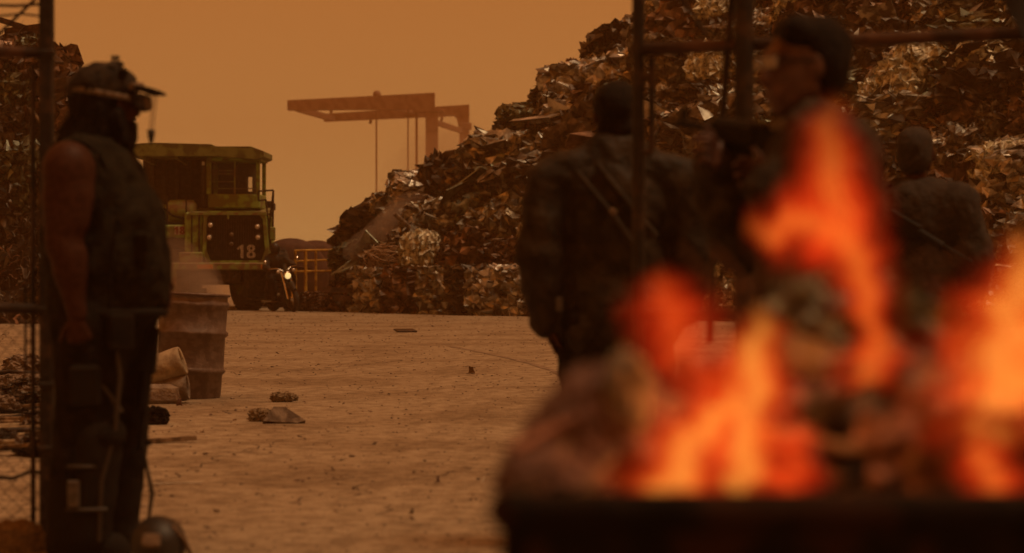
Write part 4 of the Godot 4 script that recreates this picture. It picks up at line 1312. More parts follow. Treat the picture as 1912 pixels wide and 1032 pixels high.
func build_gates() -> void:
	# near the left edge: a post and the leaf it carries
	var d := 9.66
	var pb := at(88, 1000, d)
	pb.y = 0
	var post := thing("gate_post", "thick dark gate post just behind the man in the cap", "gate post", pb)
	put("shaft", MB.new().box(Vector3(0, 1.35, 0), Vector3(0.056, 2.7, 0.056), Basis.IDENTITY, 0.008).mesh(), M.dark_steel, post)
	for y in [0.62, 0.36, 1.98, 0.93]:
		put("strap_band", MB.new().box(Vector3(0, y, 0), Vector3(0.068, 0.02, 0.068), Basis.IDENTITY, 0.004).mesh(), M.dark_steel, post)
	put("top_cap", MB.new().box(Vector3(0, 2.715, 0), Vector3(0.07, 0.03, 0.07), Basis.IDENTITY, 0.008).mesh(), M.dark_steel, post)
	var leaf := thing("gate_leaf", "dark chain-link gate leaf hung on the thick post", "gate", pb)
	var g := func(px: float, py: float) -> Vector3: return at(px, py, d) - pb
	var xl: float = g.call(-70, 0).x
	put("rail", MB.new().tube([Vector3(-0.028, 1.98, 0.0), Vector3(xl, 1.985, 0.02)], [0.024], 10).mesh(), M.rust, leaf)
	put("rail", MB.new().tube([Vector3(-0.028, 0.933, 0.0), Vector3(xl, 0.936, 0.02)], [0.022], 10).mesh(), M.dark_steel, leaf)
	put("stile", MB.new().tube([g.call(62, 1000), g.call(62, 120)], [0.011], 8).mesh(), M.dark_steel, leaf)
	put("brace_wire", MB.new().tube([g.call(70, -5), g.call(-20, 82)], [0.007], 6).mesh(), M.dark_steel, leaf)
	put("top_wire", MB.new().tube([g.call(75, 8), g.call(30, 11), g.call(-40, 9)], [0.007], 6).mesh(), M.dark_steel, leaf)
	put("barb_wire", MB.new().tube([g.call(75, 30), g.call(40, 26), g.call(-40, 34)], [0.005], 6).mesh(), M.dark_steel, leaf)
	for y in [[765, 772, 768], [842, 848, 838], [888, 879, 893]]:
		put("tie_cable", MB.new().tube([g.call(104, y[0]), g.call(60, y[1]), g.call(25, y[2]), g.call(-50, y[0])], [0.009], 6).mesh(), M.black_matt, leaf)
	put("chain_link_mesh", chain_link(Vector3(xl, 0, 0.01), Vector3.RIGHT, -xl - 0.02, 0.05, 0.92, 0.065, 0.0022), M.wire, leaf)
	put("drop_bolt", MB.new().tube([g.call(48, 700), g.call(48, 480)], [0.006], 6).mesh(), M.dark_steel, leaf)
	var foot := put("concrete_footing", crumple(900, 8, 0.8, 0.2, 1.2), M.concrete, null, Vector3(pb.x - 0.03, 0.0, pb.z + 0.5))
	foot.scale = Vector3(0.2, 0.2, 0.2)
	tag(foot, "rounded lump of concrete at the foot of the post behind the man in the cap", "footing")
	# right of the opening: post, top rail, slanted rods, far post
	var a := at(1192, 499, 8.2)
	a.y = 0
	var b := at(1935, 499, 7.62)
	b.y = 0
	var along := (b - a).normalized()
	var p2 := thing("gate_post", "dark gate post in front of the man in the leather jacket", "gate post", a)
	put("shaft", MB.new().tube([Vector3(0, 0, 0), Vector3(0, 2.5, 0)], [0.022], 12).mesh(), M.dark_steel, p2)
	for y in [0.5, 1.4, 1.86]:
		put("strap_band", MB.new().tube([Vector3(0, y - 0.015, 0), Vector3(0, y + 0.015, 0)], [0.027], 12).mesh(), M.dark_steel, p2)
	put("latch_bar", MB.new().tube([Vector3(0.045, 1.5, 0.02), Vector3(0.045, 1.83, 0.02)], [0.012], 8).mesh(), M.dark_steel, p2)
	put("latch_arm", MB.new().tube([Vector3(0.0, 1.76, 0.01), Vector3(0.05, 1.76, 0.02)], [0.012], 8).mesh(), M.dark_steel, p2)
	put("latch_arm", MB.new().tube([Vector3(0.0, 1.5, 0.01), Vector3(0.05, 1.5, 0.02)], [0.012], 8).mesh(), M.dark_steel, p2)
	var fp := thing("fence_panel", "rusty pipe fence panel with sagging wire beside the fire", "fence", a)
	var w := a.distance_to(b)
	put("top_rail", MB.new().tube([along * 0.02 + Vector3(0, 1.858, 0), along * w + Vector3(0, 1.858, 0)], [0.023], 12).mesh(), M.rust, fp)
	put("bottom_rail", MB.new().tube([along * 0.02 + Vector3(0, 0.94, 0), along * w + Vector3(0, 0.94, 0)], [0.018], 10).mesh(), M.rust, fp)
	put("far_post", MB.new().tube([along * w, along * w + Vector3(0, 2.5, 0)], [0.024], 12).mesh(), M.rust, fp)
	put("middle_post", MB.new().tube([along * 0.385 + Vector3(0, 0, 0.03), along * 0.385 + Vector3(0, 2.5, 0.03)], [0.034], 12).mesh(), M.dark_steel, fp)
	put("slanted_rod", MB.new().tube([at(1366, -10, 8.05) - a, at(1352, 180, 8.05) - a, at(1332, 420, 8.05) - a, at(1325, 640, 8.05) - a], [0.012], 8).mesh(), M.dark_steel, fp)
	put("chain_link_mesh", chain_link(along * 0.42, along, w - 0.45, 0.06, 1.0, 0.065, 0.0022), M.wire, fp)
	put("top_wire", MB.new().tube([Vector3(0, 2.1, 0), along * 0.3 + Vector3(0, 2.06, 0), along * w + Vector3(0, 2.14, 0)], [0.006], 6).mesh(), M.dark_steel, fp)
	put("brace_wire", MB.new().tube([Vector3(0, 2.25, 0), along * 0.25 + Vector3(0, 1.9, 0)], [0.006], 6).mesh(), M.dark_steel, fp)
	# black rubber sheet tied to the far post
	var rb := MB.new()
	rb.smooth()
	var c0 := at(1846, -60, 7.3)
	var n := 8
	var grid := []
	for i in n + 1:
		var row := []
		for j in n + 1:
			var u := float(i) / n
			var v := float(j) / n
			var q := at(1838 + u * 190 + v * 78 * (1.0 - u) , -60 + v * (150.0), 7.3) - c0
			q.z += 0.03 * sin(u * 7.0 + v * 2.0)
			row.append(q)
		grid.append(row)
	for i in n:
		for j in n:
			for s in [0.0, -0.012]:
				var oz := Vector3(0, 0, s)
				rb.quad(grid[i][j] + oz, grid[i + 1][j] + oz, grid[i + 1][j + 1] + oz, grid[i][j + 1] + oz, Vector3(0, 0, 1 if s == 0.0 else -1))
	tag(put("rubber_sheet", rb.mesh(), M.rubber, null, c0), "black rubber sheet hanging over the end of the rusty pipe rail", "rubber sheet")

# ---------------------------------------------------------------- oil drum, pipes
func build_drum() -> void:
	var d := 19.9
	var c := at(354, 745, d)
	var t := thing("oil_drum", "dented rust-brown oil drum with smoke rising behind the man in the cap", "oil drum", Vector3(c.x, 0, c.z))
	t.rotation = Vector3(0, 0.5, -0.05)
	var h := 0.86
	var r := 0.29
	var prof := [Vector2(r * 0.86, 0.0), Vector2(r * 0.89, 0.02), Vector2(r * 0.93, 0.2), Vector2(r * 0.97, 0.215), Vector2(r * 1.03, 0.235), Vector2(r * 0.98, 0.255), Vector2(r * 0.965, 0.27), Vector2(r * 0.98, 0.52), Vector2(r * 1.06, 0.54), Vector2(r * 1.06, 0.56), Vector2(r * 0.985, 0.58), Vector2(r, 0.76), Vector2(r * 1.06, 0.78), Vector2(r * 1.06, 0.8), Vector2(r, 0.82), Vector2(r * 1.01, h), Vector2(r * 1.035, h + 0.01), Vector2(r * 1.0, h + 0.015), Vector2(r * 0.93, h), Vector2(r * 0.8, 0.05), Vector2(0.0, 0.05)]
	var mesh := MB.new().lathe(prof, 44).mesh()
	# knock dents into the shell
	var arr := mesh.surface_get_arrays(0)
	var vs: PackedVector3Array = arr[Mesh.ARRAY_VERTEX]
	for i in vs.size():
		var p := vs[i]
		var rad := Vector2(p.x, p.z).length()
		if rad > 0.1:
			var k := 1.0 + 0.06 * wob.get_noise_3dv(Vector3(p.x / rad * 0.6, p.y * 1.2, p.z / rad * 0.6))
			vs[i] = Vector3(p.x * k, p.y + 0.01 * wob.get_noise_3dv(p * 4.0), p.z * k)
	arr[Mesh.ARRAY_VERTEX] = vs
	var am := ArrayMesh.new()
	am.add_surface_from_arrays(Mesh.PRIMITIVE_TRIANGLES, arr)
	var st := SurfaceTool.new()
	st.create_from(am, 0)
	st.generate_normals()
	put("shell", st.commit(), M.drum, t)
	put("rolled_rim", MB.new().tube(ring(r * 1.02, 40), [0.012], 6, false).mesh(), M.drum, t).transform = Transform3D(Basis.from_euler(Vector3(PI / 2, 0, 0)), Vector3(0, h + 0.012, 0))
	# a sheet of board sticking out of the drum
	var bp := at(362, 556, d) + Vector3(0, 0, -0.08)
	var bo := MB.new()
	bo.prism([Vector2(-0.1, -0.2), Vector2(-0.1, 0.04), Vector2(-0.05, 0.07), Vector2(0.02, 0.075), Vector2(0.1, 0.08), Vector2(0.11, 0.03), Vector2(0.09, -0.2)], -0.006, 0.006)
	var b1 := put("board_scrap", bo.mesh(), M.pipe_tan, null, bp)
	b1.rotation = Vector3(-0.15, 0.3, 0.03)
	tag(b1, "ragged tan board sticking out of the dented oil drum", "board")
	var sl := put("splinter", MB.new().prism([Vector2(-0.012, -0.2), Vector2(-0.004, 0.07), Vector2(0.012, -0.2)], -0.006, 0.006).mesh(), M.pipe_tan, null, at(323, 556, d))
	sl.rotation.z = -0.1
	tag(sl, "thin tan splinter sticking out of the drum beside the board", "splinter")
	for q in [[352, 548, 0.56, 0.3, 1.2], [362, 530, 0.5, 0.5, 0.8], [345, 505, 0.42, 0.6, 0.6], [385, 548, 0.36, 0.24, 0.8], [335, 480, 0.3, 0.5, 0.4], [372, 515, 0.3, 0.4, 0.5]]:
		smoke("smoke", "grey smoke rising from the dented oil drum", at(q[0], q[1], d), Vector3(q[2], q[3], 0.4), q[4], "smoke above the oil drum")
	# two broken pipes lying against the drum
	for q in [[[232, 712], [342, 672], 0.118, M.pipe_tan, "tan broken pipe, upper of the two lying against the drum"], [[228, 738], [352, 722], 0.105, M.pipe_grey, "grey broken pipe, lower of the two lying against the drum"]]:
		var a := at(q[0][0], q[0][1], 19.1)
		var b := at(q[1][0], q[1][1], 19.1)
		var rr: float = q[2]
		var pm := MB.new()
		var bas := Basis(Vector3(0, 0, 1).cross((b - a).normalized()).normalized() * -1.0, (b - a).normalized(), Vector3(0, 0, 1))
		var l := a.distance_to(b)
		pm.lathe([Vector2(rr * 0.85, 0), Vector2(rr, 0), Vector2(rr, l * 0.5), Vector2(rr * 1.03, l * 0.93), Vector2(rr * 0.97, l), Vector2(rr * 0.78, l - 0.01), Vector2(rr * 0.78, 0.05)], 22, Transform3D(bas, Vector3.ZERO))
		tag(put("broken_pipe", pm.mesh(), q[3], null, a), q[4], "pipe")
	var rub := MB.new()
	rub.box(Vector3.ZERO, Vector3(0.62, 0.16, 0.4), Basis.from_euler(Vector3(0, 0.3, 0)), 0.03)
	var prop := at(262, 752, 19.1)
	tag(put("concrete_block", rub.mesh(), M.concrete, null, Vector3(prop.x, 0.08, prop.z)), "low concrete block propping up the two broken pipes", "block")

# ---------------------------------------------------------------- people
func hand(sk: Flesh, wrist: Vector3, dirn: Vector3, palm: Vector3, thumb_side: float, curl: float, color: Color, size := 1.0) -> void:
	dirn = dirn.normalized()
	palm = (palm - dirn * palm.dot(dirn)).normalized()
	var across := dirn.cross(palm).normalized() * thumb_side
	var pr := []
	for k in 4:
		var off := (0.030 - 0.02 * k) * size
		pr.append(Flesh.cap(wrist + dirn * 0.01, wrist + dirn * (0.085 - 0.006 * absf(k - 1.0)) * size + across * off, 0.02 * size, 0.013 * size))
	sk.add(pr, 0.007, 0.012, 0.0, color)
	var lens := [[0.043, 0.026, 0.02], [0.047, 0.03, 0.021], [0.044, 0.027, 0.02], [0.034, 0.021, 0.018]]
	for k in 4:
		var p := wrist + dirn * (0.083 - 0.006 * absf(k - 1.0)) * size + across * (0.030 - 0.02 * k) * size
		var fd := dirn
		var chain := []
		for s in 3:
			fd = fd.rotated(dirn.cross(palm).normalized(), curl * (0.55 + 0.08 * k))
			var q: Vector3 = p + fd * lens[k][s] * size
			chain.append(Flesh.cap(p, q, (0.0098 - 0.0012 * s) * size, (0.0088 - 0.0012 * s) * size))
			p = q
		sk.add(chain, 0.006, 0.005, 0.0, color)
	var tp := wrist + dirn * 0.025 * size + across * 0.024 * size
	var td := (dirn * 0.8 + across * 0.7 + palm * 0.35).normalized()
	var tc := []
	for s in 3:
		var q: Vector3 = tp + td * [0.04, 0.032, 0.026][s] * size
		tc.append(Flesh.cap(tp, q, (0.0135 - 0.002 * s) * size, (0.0115 - 0.002 * s) * size))
		tp = q
		td = (td + palm * 0.3 * curl + dirn * 0.2).normalized()
	sk.add(tc, 0.006, 0.006, 0.0, color)

func head_prims(c: Vector3, b: Basis) -> Array:
	var e := func(p: Vector3, r: Vector3) -> Array: return Flesh.ell(c + b * p, r)
	var k := func(p: Vector3, q: Vector3, r0: float, r1: float) -> Array: return Flesh.cap(c + b * p, c + b * q, r0, r1)
	return [
		e.call(Vector3(0, 0.035, -0.015), Vector3(0.078, 0.092, 0.096)),
		e.call(Vector3(0, -0.03, 0.03), Vector3(0.062, 0.088, 0.066)),
		k.call(Vector3(0, -0.098, 0.062), Vector3(0, -0.085, 0.05), 0.028, 0.03),
		k.call(Vector3(-0.05, -0.06, 0.0), Vector3(-0.012, -0.1, 0.055), 0.026, 0.024),
		k.call(Vector3(0.05, -0.06, 0.0), Vector3(0.012, -0.1, 0.055), 0.026, 0.024),
		k.call(Vector3(0, 0.02, 0.092), Vector3(0, -0.03, 0.116), 0.009, 0.0155),
		k.call(Vector3(-0.014, -0.036, 0.1), Vector3(0.014, -0.036, 0.1), 0.01, 0.01),
		k.call(Vector3(-0.04, 0.036, 0.08), Vector3(0.04, 0.036, 0.08), 0.014, 0.014),
		k.call(Vector3(-0.022, -0.066, 0.088), Vector3(0.022, -0.066, 0.088), 0.009, 0.009),
		k.call(Vector3(-0.02, -0.078, 0.086), Vector3(0.02, -0.078, 0.086), 0.009, 0.009),
		e.call(Vector3(-0.08, -0.005, -0.008), Vector3(0.012, 0.033, 0.02)),
		e.call(Vector3(0.08, -0.005, -0.008), Vector3(0.012, 0.033, 0.02)),
	]

func person(called: String, label: String, where: Vector3, turn: float, J: Dictionary, wear: Dictionary) -> Node3D:
	var t := thing(called, label, "person", where, turn)
	var cell: float = J.get("cell", 0.016)
	var hb: Basis = J.get("head_turn", Basis.IDENTITY)
	var arms := []
	var legs := []
	var ar: Array = J.arm
	var lr: Array = J.leg
	for s in ["arm_l", "arm_r"]:
		var a: Array = J[s]
		arms.append([Flesh.cap(a[0], a[1], ar[0], ar[1]), Flesh.cap(a[1], a[1].lerp(a[2], 0.4), ar[1], ar[1] * 0.98), Flesh.cap(a[1].lerp(a[2], 0.4), a[2], ar[1] * 0.95, ar[2])])
	for s in ["leg_l", "leg_r"]:
		var a: Array = J[s]
		legs.append([Flesh.cap(a[0], a[1], lr[0], lr[1]), Flesh.cap(a[1], a[1].lerp(a[2], 0.35), lr[1], lr[1] * 0.98), Flesh.cap(a[1].lerp(a[2], 0.35), a[2], lr[1] * 0.92, lr[2])])
	# the body: one continuous skin
	var sk := Flesh.new()
	var prims: Array = J.torso.duplicate()
	for a in arms: prims += a
	for l in legs: prims += l
	prims += J.get("extra", [])
	prims.append(Flesh.cap(J.neck, J.head - Vector3(0, 0.05, 0), 0.06, 0.055))
	sk.add(prims, cell, J.get("join", 0.05))
	sk.add(head_prims(J.head, hb), 0.0085 if cell < 0.02 else 0.02, 0.02)
	for s in [-1.0, 1.0]:
		var ec: Vector3 = J.head + hb * Vector3(s * 0.031, 0.013, 0.079)
		sk.add([Flesh.cap(ec, ec + hb * Vector3(0, 0, 0.001), 0.0125, 0.0125)], 0.007, 0.004, 0.0, Color(2.2, 3.5, 4.5))
	var feet := []
	for s in ["leg_l", "leg_r"]:
		var an: Vector3 = J[s][2]
		var fwd: Vector3 = J.get("toe", Vector3(0, 0, 1))
		feet.append([Flesh.cap(an, an + Vector3(0, -0.045, 0) - fwd * 0.03, 0.045, 0.042), Flesh.cap(an + Vector3(0, -0.045, 0) - fwd * 0.02, an + Vector3(0, -0.055, 0) + fwd * 0.15, 0.04, 0.03)])
		sk.add(feet[-1], cell, 0.03)
	if cell < 0.02:
		for s in ["arm_l", "arm_r"]:
			var a: Array = J[s]
			var hd: Vector3 = J.get("hand_" + s.right(1), a[2] - a[1])
			hand(sk, a[2], hd, J.get("palm_" + s.right(1), Vector3(-1 if s == "arm_l" else 1, 0, 0)), J.get("thumb_" + s.right(1), 1.0 if s == "arm_l" else -1.0), wear.get("curl", 0.5), Color(1, 1, 1), J.get("hand_size", 1.0))
	else:
		for s in ["arm_l", "arm_r"]:
			var a: Array = J[s]
			sk.add([Flesh.cap(a[2], a[2] + (a[2] - a[1]).normalized() * 0.09, 0.045, 0.035)], cell, 0.03)
	put("body", sk.mesh(), wear.get("skin", M.skin_shaded), t)
	# clothing
	var ccell := maxf(cell, 0.016)
	if wear.has("trousers"):
		var tp := []
		for l in legs: tp += l
		tp += J.get("hips", [J.torso[0]])
		put("trousers", Flesh.new().add(tp, ccell, 0.05, wear.get("trouser_grow", 0.022), Color(1, 1, 1), 0.009, wob, Vector3(1, 0.6, 1)).mesh(), wear.trousers, t)
	if wear.has("boots"):
		for i in 2:
			var an: Vector3 = J[["leg_l", "leg_r"][i]][2]
			var kn: Vector3 = J[["leg_l", "leg_r"][i]][1]
			var bp: Array = feet[i].duplicate()
			bp.append(Flesh.cap(an, an.lerp(kn, 0.5), lr[2] * 1.05, lr[1] * 0.95))
			put("boot", Flesh.new().add(bp, ccell, 0.02, wear.get("boot_grow", 0.03), Color(1, 1, 1), 0.004, wob).mesh(), wear.boots, t)
	if wear.has("jacket"):
		var jp: Array = J.torso.duplicate()
		if wear.get("sleeves", false):
			for a in arms: jp += a
		if J.has("collar"): jp += J.collar
		put(wear.get("jacket_name", "jacket"), Flesh.new().add(jp, ccell, J.get("join", 0.05), wear.get("jacket_grow", 0.024), Color(1, 1, 1), wear.get("jacket_folds", 0.012), wob, Vector3(1, 0.7, 1)).mesh(), wear.jacket, t)
	return t

func build_people() -> void:
	build_capped_man()
	build_walking_man()
	build_gun_man()
	build_far_man()

func rifle(t: Node3D, a: Vector3, b: Vector3, up: Vector3) -> void:
	# butt at a, muzzle at b
	var l := a.distance_to(b)
	var z := (b - a).normalized()
	var x := up.cross(z).normalized()
	var y := z.cross(x)
	var xf := Transform3D(Basis(x, y, z), a)
	var f := Transform3D(Basis(Vector3(0, 0, 1), Vector3(0, 1, 0), Vector3(-1, 0, 0)), Vector3.ZERO)
	var stock := MB.new().prism([Vector2(0, -0.075), Vector2(0, 0.035), Vector2(0.2 * l, 0.03), Vector2(0.3 * l, 0.02), Vector2(0.3 * l, -0.03), Vector2(0.2 * l, -0.03)], -0.02, 0.02, xf * Transform3D(Basis(Vector3(0, 0, 1), Vector3(0, 1, 0), Vector3(1, 0, 0)), Vector3.ZERO))
	put("stock", stock.mesh(), M.gun, t)
	put("receiver", MB.new().box(xf * Vector3(0, 0, 0.42 * l), Vector3(0.042, 0.075, 0.27 * l), xf.basis, 0.008).mesh(), M.gun, t)
	put("magazine", MB.new().box(xf * Vector3(0, -0.1, 0.46 * l), Vector3(0.03, 0.16, 0.06), xf.basis * Basis.from_euler(Vector3(0.2, 0, 0)), 0.006).mesh(), M.gun, t)
	put("grip", MB.new().box(xf * Vector3(0, -0.075, 0.33 * l), Vector3(0.032, 0.1, 0.045), xf.basis * Basis.from_euler(Vector3(-0.35, 0, 0)), 0.008).mesh(), M.gun, t)
	put("fore_end", MB.new().tube([xf * Vector3(0, 0, 0.54 * l), xf * Vector3(0, 0, 0.76 * l)], [0.027, 0.024], 10).mesh(), M.gun, t)
	put("barrel", MB.new().tube([xf * Vector3(0, 0.005, 0.7 * l), xf * Vector3(0, 0.005, l)], [0.011], 10).mesh(), M.gun, t)
	put("front_sight", MB.new().box(xf * Vector3(0, 0.03, 0.95 * l), Vector3(0.008, 0.035, 0.02), xf.basis).mesh(), M.gun, t)

func build_capped_man() -> void:
	# seen in profile, facing along the gate; local +z is ahead of him, his right side is towards the lens
	var c := at(195, 1035, 9.0)
	var J := {
		"torso": [Flesh.ell(Vector3(0, 1.13, 0.02), Vector3(0.215, 0.23, 0.195)), Flesh.ell(Vector3(0, 1.37, -0.02), Vector3(0.215, 0.2, 0.155)), Flesh.ell(Vector3(0, 0.97, -0.02), Vector3(0.2, 0.14, 0.165)), Flesh.cap(Vector3(-0.15, 1.5, -0.05), Vector3(0.15, 1.5, -0.05), 0.075, 0.075), Flesh.ell(Vector3(0, 1.05, 0.09), Vector3(0.17, 0.17, 0.135)), Flesh.ell(Vector3(0, 1.25, 0.06), Vector3(0.19, 0.17, 0.14)), Flesh.ell(Vector3(0, 1.2, -0.1), Vector3(0.18, 0.2, 0.11))],
		"hips": [Flesh.ell(Vector3(0, 0.95, -0.01), Vector3(0.19, 0.14, 0.165)), Flesh.ell(Vector3(0, 0.84, -0.01), Vector3(0.18, 0.12, 0.14))],
		"neck": Vector3(0, 1.54, -0.02), "head": Vector3(0, 1.725, 0.015), "head_turn": Basis.from_euler(Vector3(0.05, -0.15, 0)),
		"arm_r": [Vector3(-0.235, 1.475, -0.085), Vector3(-0.27, 1.19, -0.10), Vector3(-0.26, 0.925, -0.055)],
		"arm_l": [Vector3(0.235, 1.475, -0.06), Vector3(0.29, 1.2, 0.06), Vector3(0.15, 1.07, 0.17)],
		"extra": [Flesh.ell(Vector3(-0.245, 1.455, -0.09), Vector3(0.095, 0.115, 0.1)), Flesh.cap(Vector3(-0.265, 1.36, -0.06), Vector3(-0.275, 1.27, -0.065), 0.07, 0.06), Flesh.cap(Vector3(-0.265, 1.36, -0.125), Vector3(-0.275, 1.25, -0.125), 0.06, 0.048), Flesh.cap(Vector3(-0.275, 1.19, -0.135), Vector3(-0.275, 1.17, -0.135), 0.035, 0.03), Flesh.cap(Vector3(-0.275, 1.14, -0.075), Vector3(-0.268, 1.05, -0.07), 0.062, 0.045)], "hand_r": Vector3(0.05, -1, 0.1), "palm_r": Vector3(1, 0, 0), "hand_l": Vector3(-0.6, -0.2, 0.5), "palm_l": Vector3(-0.4, -0.6, -0.5),
		"leg_r": [Vector3(-0.11, 0.88, -0.03), Vector3(-0.13, 0.49, -0.05), Vector3(-0.13, 0.09, -0.09)],
		"leg_l": [Vector3(0.11, 0.88, 0.0), Vector3(0.13, 0.5, 0.03), Vector3(0.14, 0.09, 0.0)],
		"arm": [0.078, 0.058, 0.038], "leg": [0.125, 0.085, 0.065], "hand_size": 1.15, "join": 0.03,
	}
	var t := person("person", "bulky man in a cap and sleeveless vest standing side-on by the gate post", Vector3(c.x, 0, c.z), PI / 2, J, {"trousers": M.trousers, "boots": M.black_matt, "boot_grow": 0.035, "jacket": M.vest, "jacket_name": "vest", "jacket_grow": 0.03, "jacket_folds": 0.012, "curl": 1.35, "trouser_grow": 0.025})
	var hc: Vector3 = J.head
	# long hair, beard
	put("hair", Flesh.new().add([Flesh.ell(hc + Vector3(0, 0.02, -0.04), Vector3(0.1, 0.105, 0.1)), Flesh.cap(hc + Vector3(0, -0.04, -0.06), hc + Vector3(0, -0.17, -0.1), 0.095, 0.08), Flesh.cap(hc + Vector3(-0.07, 0, 0.0), hc + Vector3(-0.07, -0.16, -0.03), 0.035, 0.04), Flesh.cap(hc + Vector3(0.07, 0, 0.0), hc + Vector3(0.07, -0.16, -0.03), 0.035, 0.04), Flesh.cap(hc + Vector3(0, -0.14, -0.12), hc + Vector3(0, -0.24, -0.17), 0.07, 0.05), Flesh.cap(hc + Vector3(-0.06, -0.16, -0.1), hc + Vector3(-0.08, -0.29, -0.16), 0.045, 0.025), Flesh.cap(hc + Vector3(0, -0.22, -0.17), hc + Vector3(0.02, -0.34, -0.185), 0.045, 0.02)], 0.012, 0.03, 0.0, Color(1, 1, 1), 0.016, wob, Vector3(2.2, 0.6, 2.2)).mesh(), M.hair, t)
	put("beard", Flesh.new().add([Flesh.cap(hc + Vector3(-0.06, -0.05, 0.035), hc + Vector3(-0.03, -0.13, 0.06), 0.04, 0.045), Flesh.cap(hc + Vector3(0.06, -0.05, 0.035), hc + Vector3(0.03, -0.13, 0.06), 0.04, 0.045), Flesh.cap(hc + Vector3(0, -0.09, 0.07), hc + Vector3(0, -0.19, 0.06), 0.045, 0.03)], 0.012, 0.03, 0.0, Color(1, 1, 1), 0.01, wob, Vector3(2, 0.7, 2)).mesh(), M.hair, t)
	# cap: patched crown, goggles band, flip-up visor, lamp bracket
	var cap := put("cap", Flesh.new().add([Flesh.ell(hc + Vector3(0, 0.075, -0.02), Vector3(0.105, 0.085, 0.125)), Flesh.ell(hc + Vector3(0, 0.05, -0.03), Vector3(0.108, 0.05, 0.122))], 0.012, 0.03, 0.0, Color(1, 1, 1), 0.008, wob).mesh(), M.coat, t)
	for q in [[Vector3(-0.085, 0.1, -0.02), 0.035], [Vector3(-0.095, 0.07, -0.04), 0.03], [Vector3(-0.07, 0.125, 0.02), 0.03], [Vector3(-0.08, 0.11, 0.07), 0.035]]:
		put("patch", MB.new().box(hc + q[0], Vector3(0.012, q[1], q[1]), Basis.from_euler(Vector3(0.3, 0.2, 0.5)), 0.003).mesh(), M.vest, cap)
	var band := []
	for k in 25:
		var an := TAU * k / 24
		band.append(hc + Vector3(sin(an) * 0.112, 0.035 - 0.022 * cos(an), -0.018 + cos(an) * 0.128))
	var bm := MB.new()
	bm.smooth()
	for k in 24:
		var u := Vector3(0, 0.011, 0)
		var o: Vector3 = (band[k] - hc) * Vector3(0.03, 0, 0.03)
		bm.quad(band[k] - u + o, band[k + 1] - u + o, band[k + 1] + u + o, band[k] + u + o, band[k] - hc)
		bm.quad(band[k] + u + o, band[k + 1] + u + o, band[k + 1] + u - o, band[k] + u - o, Vector3.UP)
		bm.quad(band[k] - u + o, band[k + 1] - u + o, band[k + 1] - u - o, band[k] - u - o, Vector3.DOWN)
	put("goggle_strap", bm.mesh(), M.strap, t)
	var gg := put("goggles", MB.new().box(hc + Vector3(0, 0.004, 0.128), Vector3(0.15, 0.062, 0.04), Basis.from_euler(Vector3(-0.1, 0, 0)), 0.014).mesh(), M.coat, t)
	for s in [-1, 1]:
		put("goggle_lens", MB.new().lathe([Vector2(0.0, 0.01), Vector2(0.026, 0.008), Vector2(0.031, 0.0)], 16, Transform3D(Basis.from_euler(Vector3(PI / 2, 0, 0)), hc + Vector3(s * 0.036, 0.004, 0.15))).mesh(), M.strap, gg)
	put("visor", MB.new().prism([Vector2(0.11, 0.066), Vector2(0.165, 0.058), Vector2(0.21, 0.044), Vector2(0.212, 0.034), Vector2(0.16, 0.034), Vector2(0.115, 0.05)], -0.075, 0.075, Transform3D(Basis(Vector3(0, 0, 1), Vector3(0, 1, 0), Vector3(-1, 0, 0)), hc)).mesh(), M.black_matt, t)
	put("front_roll", MB.new().tube([hc + Vector3(-0.07, 0.06, 0.1), hc + Vector3(0, 0.065, 0.125), hc + Vector3(0.07, 0.06, 0.1)], [0.014, 0.017, 0.014], 8).mesh(), M.strap, t)
	var br := MB.new()
	br.box(hc + Vector3(0, 0.152, 0.03), Vector3(0.05, 0.016, 0.055), Basis.IDENTITY, 0.004)
	br.box(hc + Vector3(0, 0.166, 0.02), Vector3(0.012, 0.02, 0.01))
	br.box(hc + Vector3(0, 0.166, 0.036), Vector3(0.012, 0.02, 0.01))
	br.box(hc + Vector3(0, 0.178, 0.028), Vector3(0.02, 0.01, 0.032), Basis.IDENTITY, 0.003)
	put("lamp_bracket", br.mesh(), M.black, t)
	# a plumb weight hanging on two cords from the visor
	for q in [[0.182, 0.166], [0.194, 0.178]]:
		put("cord", MB.new().tube([hc + Vector3(-0.05, 0.03, q[0]), hc + Vector3(-0.05, -0.105, q[1])], [0.0022], 5).mesh(), M.strap, t)
	put("plumb_weight", MB.new().lathe([Vector2(0.0, -0.055), Vector2(0.006, -0.055), Vector2(0.013, -0.025), Vector2(0.016, 0.0), Vector2(0.0, 0.002)], 12, Transform3D(Basis.IDENTITY, hc + Vector3(-0.05, -0.103, 0.172))).mesh(), M.black, t)
	# vest trim, belt, pouches and shin guards
	var hole := []
	for k in 21:
		var an := TAU * k / 20
		hole.append(Vector3(-0.225 - 0.02 * cos(an * 2.0), 1.43 + 0.14 * cos(an), -0.07 + 0.115 * sin(an)))
	put("armhole_trim", MB.new().tube(hole, [0.008], 6, false).mesh(), M.trousers, t)
	var belt := []
	for k in 33:
		var an := TAU * k / 32
		belt.append(Vector3(0.232 * sin(an), 0.93, 0.01 + 0.215 * cos(an)))
	put("belt", MB.new().tube(belt, [0.02], 6, false).mesh(), M.black_matt, t)
	put("belt_pouch", MB.new().box(Vector3(-0.235, 0.86, 0.1), Vector3(0.05, 0.14, 0.1), Basis.from_euler(Vector3(0, 0.5, 0)), 0.015).mesh(), M.trousers, t)
	put("shin_guard", Flesh.new().add([Flesh.cap(Vector3(-0.15, 0.46, -0.01), Vector3(-0.155, 0.1, -0.05), 0.088, 0.08)], 0.014, 0.02, 0.02, Color(1, 1, 1), 0.004, wob).mesh(), M.black_matt, t)
